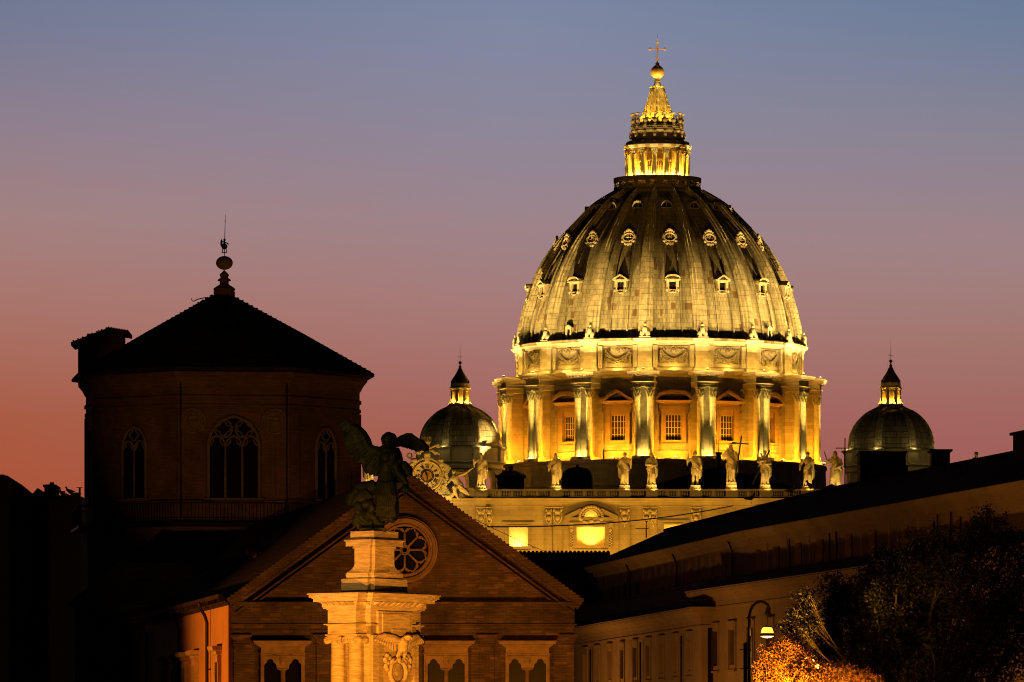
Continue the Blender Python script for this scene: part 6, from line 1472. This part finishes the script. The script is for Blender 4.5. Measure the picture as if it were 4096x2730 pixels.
# tiled roof behind the gable
RB = empty('low_tiled_house', (P(2200,HOR,470).x, 470, GZ), 'black tiled roof of a low house between the gable and the palace', 'house')
mb = MB(); k5 = 470/F; xa, xb = -260*k5, 240*k5; zr = (HOR-2210)*k5+2
mb.add([(xa,0,zr),(xb,0,zr),(xb,-7,zr-3),(xa,-7,zr-3),(xb,7,zr-3),(xa,7,zr-3)], [(3,2,1,0),(0,1,4,5)])
m_ = 30
for i in range(m_): x = xa+(xb-xa)*(i+.5)/m_; mb.tube([(x,-7,zr-2.95),(x,.1,zr+.03)], .115, 6)
mb.build('roof', M_TILE, RB); mb = MB(); mb.box(xa+.3,xb-.3,-6.6,6.6,0,zr-3.05); mb.polyx([(xb-.4,zr-3.1),(xb-.4,zr-3.0),(xb-.4,zr-.1)], -.1, .1) if False else None
mb.polyx([(xa+.35,zr-3.05),(xb-.35,zr-3.05),(xb-.35,zr-2.9),(xa+.35,zr-2.9)], -6.5, 6.5); mb.build('wall', M_DARK, RB)
mb = MB()   # gable ends
mb.add([(xb-.3,-6.6,zr-3),(xb-.3,6.6,zr-3),(xb-.3,0,zr-.15),(xa+.3,-6.6,zr-3),(xa+.3,6.6,zr-3),(xa+.3,0,zr-.15)], [(0,1,2),(5,4,3)]); mb.build('gable_end', M_DARK, RB)
# black houses at the far left edge
k6 = 410/F; sx = lambda x: (x*.1913-2048)*k6; sz = lambda y: (HOR-(1850+y*.1913))*k6+2
def house(nm, pts, y, depth, label, mat=M_DARK):
    x0 = sum(p[0] for p in pts)/len(pts); t = empty(nm, (sx(x0), 410+y, GZ), label, 'house')
    mb = MB(); P2_ = [(sx(a)-sx(x0), sz(b)) for a, b in pts]; mb.polyx(P2_, 0, depth); mb.box(min(p[0] for p in P2_),max(p[0] for p in P2_),0,depth,0,sz(1750)+.002); mb.build('wall', mat, t)
    return t, x0
h1, x0 = house('dark_house', [(-900,1750),(580,1750),(580,690),(-900,690)], 0, 12, 'black silhouetted house with a long sloping roof at the left edge')
mb = MB(); q = [(-900,262),(95,262),(100,300),(150,320),(600,690),(600,720),(-900,720)][::-1]; mb.polyx([(sx(a)-sx(x0),sz(b)) for a, b in q], -.5, 12.5)
for i in range(22): t = i/22; x, z = sx(150+430*t)-sx(x0), sz(320+352*t); mb.tube([(x,-.6,z+.03),(x,12.5,z+.03)],.09,6)
mb.build('roof', M_DARK, h1)
h2, x0 = house('chimney_house', [(560,1750),(1080,1750),(1080,860),(560,860)], 3, 10, 'black house with a small pointed gable and a capped square tower at the left')
mb = MB(); mb.polyx([(sx(a)-sx(x0),sz(b)) for a, b in [(560,675),(560,880),(840,880),(840,612),(722,492)]], -.3, 10); mb.build('gable', M_DARK, h2)
mb = MB(); a, b = sx(830)-sx(x0), sx(1066)-sx(x0); mb.box(a,b,1,4.6,sz(900),sz(452)); w_ = (sx(1087)-sx(805))/2; c = (a+b)/2; mb.rprof(c-w_,c+w_,.7,4.9,[(0,sz(455)),(0,sz(408))]); mb.frus((c-w_,c+w_,.7,4.9,sz(408)),(c-.1,c+.1,2.7,2.9,sz(366))); mb.box(c-.13,c+.13,2.67,2.93,sz(372),sz(325)); tw2 = mb.build('tower', M_DARK, h2)
mb = MB()
for y_ in (540,628,718): mb.tube([(b-.1,2,sz(y_)),(b+.55,2,sz(y_))],.05,5); mb.tube([(b+.5,2,sz(y_-12)),(b+.5,2,sz(y_+28 if y_ < 600 else y_+5))],.04,5); mb.tube([(b+.15,2,sz(y_+30)),(b+.15,2,sz(y_-3))],.06,5)
for y_ in (525,548): mb.tube([(a+.1,2,sz(y_+20)),(a-.25,2,sz(y_+20)),(a-.25,2,sz(y_-10))],.03,4)
mb.build('antenna_arm', M_IRON, tw2)
h3, x0 = house('roof_slope_house', [(1060,1750),(1760,1750),(1760,900),(1060,900)], -2, 10, 'black house with a rising tiled slope and squat chimney beside the brick tower')
mb = MB(); mb.polyx([(sx(a)-sx(x0),sz(b)) for a, b in [(1060,850),(1060,940),(1780,940),(1780,760),(1640,740),(1440,705),(1300,790),(1200,848),(1165,800),(1115,800)]], -.4, 9)
for i in range(12): t = i/12; x, z = sx(1205+240*t)-sx(x0), sz(845-135*t); mb.tube([(x,-.5,z+.03),(x,9,z+.03)],.09,6)
mb.build('roof', M_DARK, h3); mb = MB(); a, b = sx(1500)-sx(x0), sx(1645)-sx(x0); mb.box(a,b,1,2.6,sz(790),sz(668)); mb.rprof(a,b,1,2.6,[(.08,sz(668)),(.14,sz(650)),(0,sz(648))]); mb.build('chimney', M_DARK, h3)
mb = MB(); x = sx(1683)-sx(x0); mb.box(x-.06,x+.06,1.2,1.4,sz(790),sz(540)); mb.box(x-.2,x+.18,1.2,1.4,sz(545),sz(535)); mb.build('flue_pipe', M_IRON, h3)
AN = empty('low_annex', (P(560,HOR,345).x, 345, GZ), 'low dark annex with a tiled roof at the foot of the brick tower', 'house')
k7 = 345/F; mb = MB(); xa, xb = -260*k7, 330*k7; zt = (HOR-2330)*k7+2; mb.box(xa,xb,0,9,0,zt-1.2); mb.cur = 0; mb.build('wall', M_DARK, AN)
mb = MB(); mb.frus((xa-.4,xb+.4,-.5,9.5,zt-1.2),(xa+2,xb-2,4.2,4.8,zt+1.2)); mb.build('roof', M_TILE, AN)
# roof blocks in front of the right-hand side dome
for nm, x0, x1, y0, y1, D, lab, slots in (('roof_block',3441,3623,1806,1905,900,'plain dark roof block in front of the right side dome',False),('roof_terrace_block',3728,3800,1798,1880,905,'small dark roof block with slit openings right of the side dome',True)):
    t = empty(nm, (P((x0+x1)/2,HOR,D).x, D, GZ), lab, 'building'); k8 = D/F; hw = (x1-x0)/2*k8; mb = MB(); zt = (HOR-y0)*k8+2; zb = 0
    if slots:
        mb.box(-hw,hw,0,5,zb,zt-1.7); mb.box(-hw,hw,0,5,zt-.7,zt-.25)
        for a, b in ((-1,-.62),(-.42,-.2),(-.0,.2),(.42,1)): mb.box(a*hw,b*hw,0,5,zt-1.7,zt-.7)
        mb.box(-hw-.3,hw+.35,-.4,5.4,zt-.25,zt)
    else: mb.box(-hw,hw,0,8,zb,zt-.2); mb.box(-hw-.15,hw+.15,-.15,8.15,zt-.2,zt); mb.box(-hw*.55,hw*1.0,-5,0,zb,zt-2.2)
    mb.build('wall', M_DARK, t)
# ================================================================ street lamp
DLM = 230; kl = .24237*DLM/F
lx = lambda x: (2900+x*.24237-2997)*DLM/F
lz = lambda y: (HOR-(2350+y*.24237))*DLM/F+2
def street_lamp(name, loc, label, watts, sign=True):
    t = empty(name, loc, label, 'street lamp')
    mb = MB(); arc = [(0,0,0),(0,0,lz(600)),(lx(400),0,lz(500)),(lx(415),0,lz(400)),(lx(455),0,lz(310)),(lx(520),0,lz(255)),(lx(590),0,lz(236)),(lx(660),0,lz(252)),(lx(710),0,lz(300)),(lx(733),0,lz(355)),(lx(728),0,lz(410))]
    mb.tube(arc, [.085,.055]+[.05]*9, 8); mb.tube([(lx(405)+.04,-.06,0),(lx(405)+.04,-.06,lz(800))], [.035,.02], 6); mb.build('pole', M_BRONZE_D, t)
    mb = MB(); c = lx(718); mb.lathe([(.06,lz(330)),(.07,lz(390)),(.10,lz(415)),(.13,lz(430)),(.12,lz(450)),(.03,lz(455)),(.02,lz(660))], 14, c=(lx(705),0)); mb.tube([(lx(690),0,lz(480)),(lx(755),0,lz(492))], .025, 5); mb.build('hanger', M_BRONZE_D, t)
    c = lx(697)
    mb = MB(); mb.lathe([(.02,lz(660)),(70*kl,lz(664)),(86*kl,lz(685)),(98*kl,lz(720)),(104*kl,lz(752)),(100*kl,lz(756))], 24, c=(c,0)); mb.build('lamp_cover', M_LAMP_T, t)
    mb = MB(); mb.lathe([(100*kl,lz(757)),(102*kl,lz(778)),(116*kl,lz(786)),(118*kl,lz(806)),(100*kl,lz(810))], 24, c=(c,0)); mb.build('rim', M_BRONZE_D, t)
    mb = MB(); mb.lathe([(100*kl,lz(784)),(112*kl,lz(790)),(114*kl,lz(806)),(90*kl,lz(818)),(50*kl,lz(832)),(0,lz(838))], 24, c=(c,0)); mb.build('lamp_glass', M_LAMP_S, t)
    for yy, e in ((1030,0),(1345,0)):
        mb = MB(); mb.box(lx(350),lx(430),-.09,.09,lz(yy+12),lz(yy-12)); mb.box(lx(245),lx(300),-.03,.03,lz(yy+8),lz(yy-8)); mb.build('clamp', M_BRONZE_D, t)
    if sign:
        s_ = empty('pole_sign', Vector(loc)+Vector((lx(333),0,0)), 'narrow dark sign board clamped to the pole of the lit street lamp, seen edge on', 'sign')
        mb = MB(); mb.box(-33*kl,30*kl,-.3,.3,lz(1700),lz(925)); mb.build('board', M_IRON, s_); mb = MB(); mb.tube([(54*kl,-.02,0),(54*kl,-.02,lz(912))], 9*kl, 8); mb.tube([(54*kl,0,lz(912)),(0,0,lz(912))], .03, 6); mb.build('post', plain('bare_steel', (.35,.33,.3), .2, 3, .4, 0), s_)
    lw = Vector(loc)+Vector((c,0,lz(880))); point('street_lamp_light', lw, watts, STREET, .12)
    return t
LP = P(2997,HOR,DLM); LP.z = GZ
street_lamp('street_lamp', LP, 'lit street lamp with a swan-neck arm hanging in front of the tree', 170)
LP2 = P(3236,HOR,252); LP2.z = GZ
# ================================================================ trees
def tree(name, loc, blobs, D, n, size, mat, label, trunk, seed, lo=.35, droop=0):
    """leaf quads spread through overlapping clumps; branches reach every clump"""
    t = empty(name, loc, label, 'tree'); rg = np.random.default_rng(seed)
    C_ = []; Rr = []
    for x, y, r, d in blobs:
        p = P(x, y, D+d)-Vector(loc); C_.append(p); Rr.append(r*(D+d)/F)
    mb = MB(); base = Vector((0,0,0)); rg2 = random.Random(seed)
    fork = Vector((trunk[0]*.3, 0, trunk[1])); mb.tube([base, Vector((.1,0,trunk[1]*.5)), fork], [trunk[2],trunk[2]*.8,trunk[2]*.65], 10)
    for c, r in zip(C_, Rr):
        m_ = fork.lerp(c,.5)+Vector((rg2.uniform(-.5,.5),rg2.uniform(-.5,.5),rg2.uniform(.0,.5))); q = min(1, r/1.0)**1.5; mb.tube([fork, m_, c], [trunk[2]*.42*q,trunk[2]*.25*q,.03], 7)
        for k in range(7):
            v = Vector((rg2.gauss(0,1),rg2.gauss(0,1),rg2.gauss(0,1))).normalized()*r*rg2.uniform(.7,1.05); mb.tube([c.lerp(m_,.3), c+v*.5+Vector((0,0,.1)), c+v+Vector((0,0,-droop*r))], [.045,.028,.008], 5)
    mb.build('trunk', M_BARK, t)
    vol = np.array([r**2.2 for r in Rr]); idx = rg.choice(len(C_), n, p=vol/vol.sum())
    cen = np.array([list(c) for c in C_])[idx]; rad = np.array(Rr)[idx]
    # sub-clumps make light and dark bunches and an uneven edge
    ncl = 46; cl = rg.normal(size=(len(C_), ncl, 3)); cl /= np.linalg.norm(cl, axis=2, keepdims=True); cl *= (rg.uniform(lo, 1.08, size=(len(C_), ncl, 1)))
    pick = cl[idx, rg.integers(0, ncl, n)]
    pos = cen+pick*rad[:,None]+rg.normal(size=(n,3))*(rad[:,None]*.13+.03)
    if droop: pos[:,2] -= rg.random(n)*droop*rad
    d1 = rg.normal(size=(n,3)); d1[:,2] -= droop*2; d1 /= np.linalg.norm(d1,axis=1,keepdims=True); d2 = np.cross(d1, rg.normal(size=(n,3))); d2 /= np.linalg.norm(d2,axis=1,keepdims=True)
    s_ = size*rg.uniform(.6,1.4,size=(n,1)); a = d1*s_; b = d2*s_*.42
    v = np.stack([pos-a, pos+b*.9-a*.1, pos+a, pos-b*.9-a*.1], 1).reshape(-1,3)
    me = bpy.data.meshes.new('crown'); me.vertices.add(n*4); me.vertices.foreach_set('co', v.ravel().astype(np.float32))
    me.loops.add(n*4); me.loops.foreach_set('vertex_index', np.arange(n*4, dtype=np.int32)); me.polygons.add(n); me.polygons.foreach_set('loop_start', np.arange(0,n*4,4, dtype=np.int32)); me.polygons.foreach_set('loop_total', np.full(n,4, dtype=np.int32))
    me.materials.append(mat); me.update(); me.validate(); o = bpy.data.objects.new('crown', me); col.objects.link(o); o.parent = t
    return t
b_big = [(3960,2120,95,0),(4020,2180,95,1),(3890,2180,95,-.5),(3780,2230,120,0),(3700,2190,80,1),(3620,2270,120,0),(3500,2330,125,.5),(3560,2230,70,1),(3420,2400,125,0),(3350,2380,80,.5),(3320,2490,95,-1),(3480,2500,170,0),(3680,2430,190,0),(3880,2380,190,-.5),(4040,2380,180,0),(3420,2610,130,0),(3620,2620,190,-.5),(3850,2620,200,0),(4060,2600,190,0),(4120,2200,90,1),(4150,2420,170,0),(3300,2600,70,-1),(3750,2320,120,-1.5),(3560,2420,120,-2),(3920,2520,150,-2.2),(3500,2660,150,-2),(3760,2700,160,-2),(3190,2450,48,-4.5),(3145,2510,40,-4.8),(3225,2395,55,-4.5),(3205,2540,45,-4.8),(3250,2480,60,-4)]
tp = P(3700,HOR,239); tp.z = GZ
tree('leafy_tree', tp, b_big, 239, 105000, .062, M_LEAF, 'huge dark leafy tree filling the lower right corner beside the lamp', (0,3.2,.36), 4, .3)
b_lit = [(3150,2600,55,0),(3095,2630,55,0),(3200,2590,45,.5),(3130,2680,85,0),(3070,2700,60,-.3),(3210,2690,75,0),(3290,2720,65,.3),(3180,2740,90,-.4),(3370,2735,70,.3),(3450,2745,70,.3),(3100,2750,85,0),(3040,2745,55,-.3)]
tp = P(3170,HOR,234); tp.z = GZ
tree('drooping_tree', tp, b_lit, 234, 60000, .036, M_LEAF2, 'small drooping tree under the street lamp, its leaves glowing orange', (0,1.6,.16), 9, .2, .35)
for S_, y, D, w, lab in ((3268,2667,236.5,0,'brightest of the small lamps seen through leaves right of the glowing tree'),(3222,2633,236.8,0,'small lamp glinting through leaves, upper left of its cluster'),(3256,2641,236.8,0,'small lamp glinting through leaves, upper right of its cluster'),(3210,2660,236.6,0,'small lamp glinting through leaves, lower left of its cluster')):
    p = P(S_, y, D); t = empty('lantern_lamp', p, lab, 'lamp', 'small lamps behind the leaves'); mb = MB(); q = .085 if y == 2667 else .05; mb.ell((0,0,0),q,12); mb.build('lamp_glass', M_LAMP_S, t); mb = MB(); mb.lathe([(q*.5,q*.8),(q*.9,q*1.0),(q*.3,q*1.5)],10); mb.box(-.015,.015,-.015,.015,-(p.z-GZ),-q*.9); mb.build('lamp_post', M_IRON, t)
# ================================================================ street light from lamps below the frame, plus one added fill
spot('kerb_lamp_light', P(3120,2900,231.3), P(3130,2640,234), 19000, (1,.39,.025), 62, .6, .15)
spot('kerb_lamp_light', P(3380,2860,232.3), P(3390,2690,234.5), 3600, (1,.39,.025), 70, .6, .15)
point('kerb_lamp_light', P(3150,2735,233.7), 900, (1,.42,.03), .1)
spot('pylon_floodlight', (-13,177,-.8), (-4.3,200,2.7), 33000, (1,.31,.02), 31, .8, .25)
spot('pylon_floodlight', (-2.5,176,-.8), (-4.3,200,2.7), 34000, (1,.31,.02), 31, .8, .25)
point('hall_street_light', (-7,285,1.5), 2300, (1,.37,.035), .2)
point('hall_street_light', (1,284,1.5), 2900, (1,.37,.035), .2)
spot('side_street_light', (-30,301,3), (-15,306.5,8), 13500, (1,.36,.03), 72, .75, .25)
point('palace_street_light', (11,326,2), 2800, (1,.45,.075), .3)
point('palace_street_light', (1,385,2), 2500, (1,.45,.075), .3)
point('palace_street_light', (-2,425,2), 2300, (1,.45,.075), .3)
spot('statue_fill', (-36,140,-.5), (VC.x,VC.y,8.9), 52000, (1,.52,.13), 6.5, .5, .3)  # added weak fill on the bronze and its pedestal, not a real lamp
spot('tower_street_light', (-31,296,1), (-15.5,360,21), 13000, (1,.43,.07), 15, .7, .3)
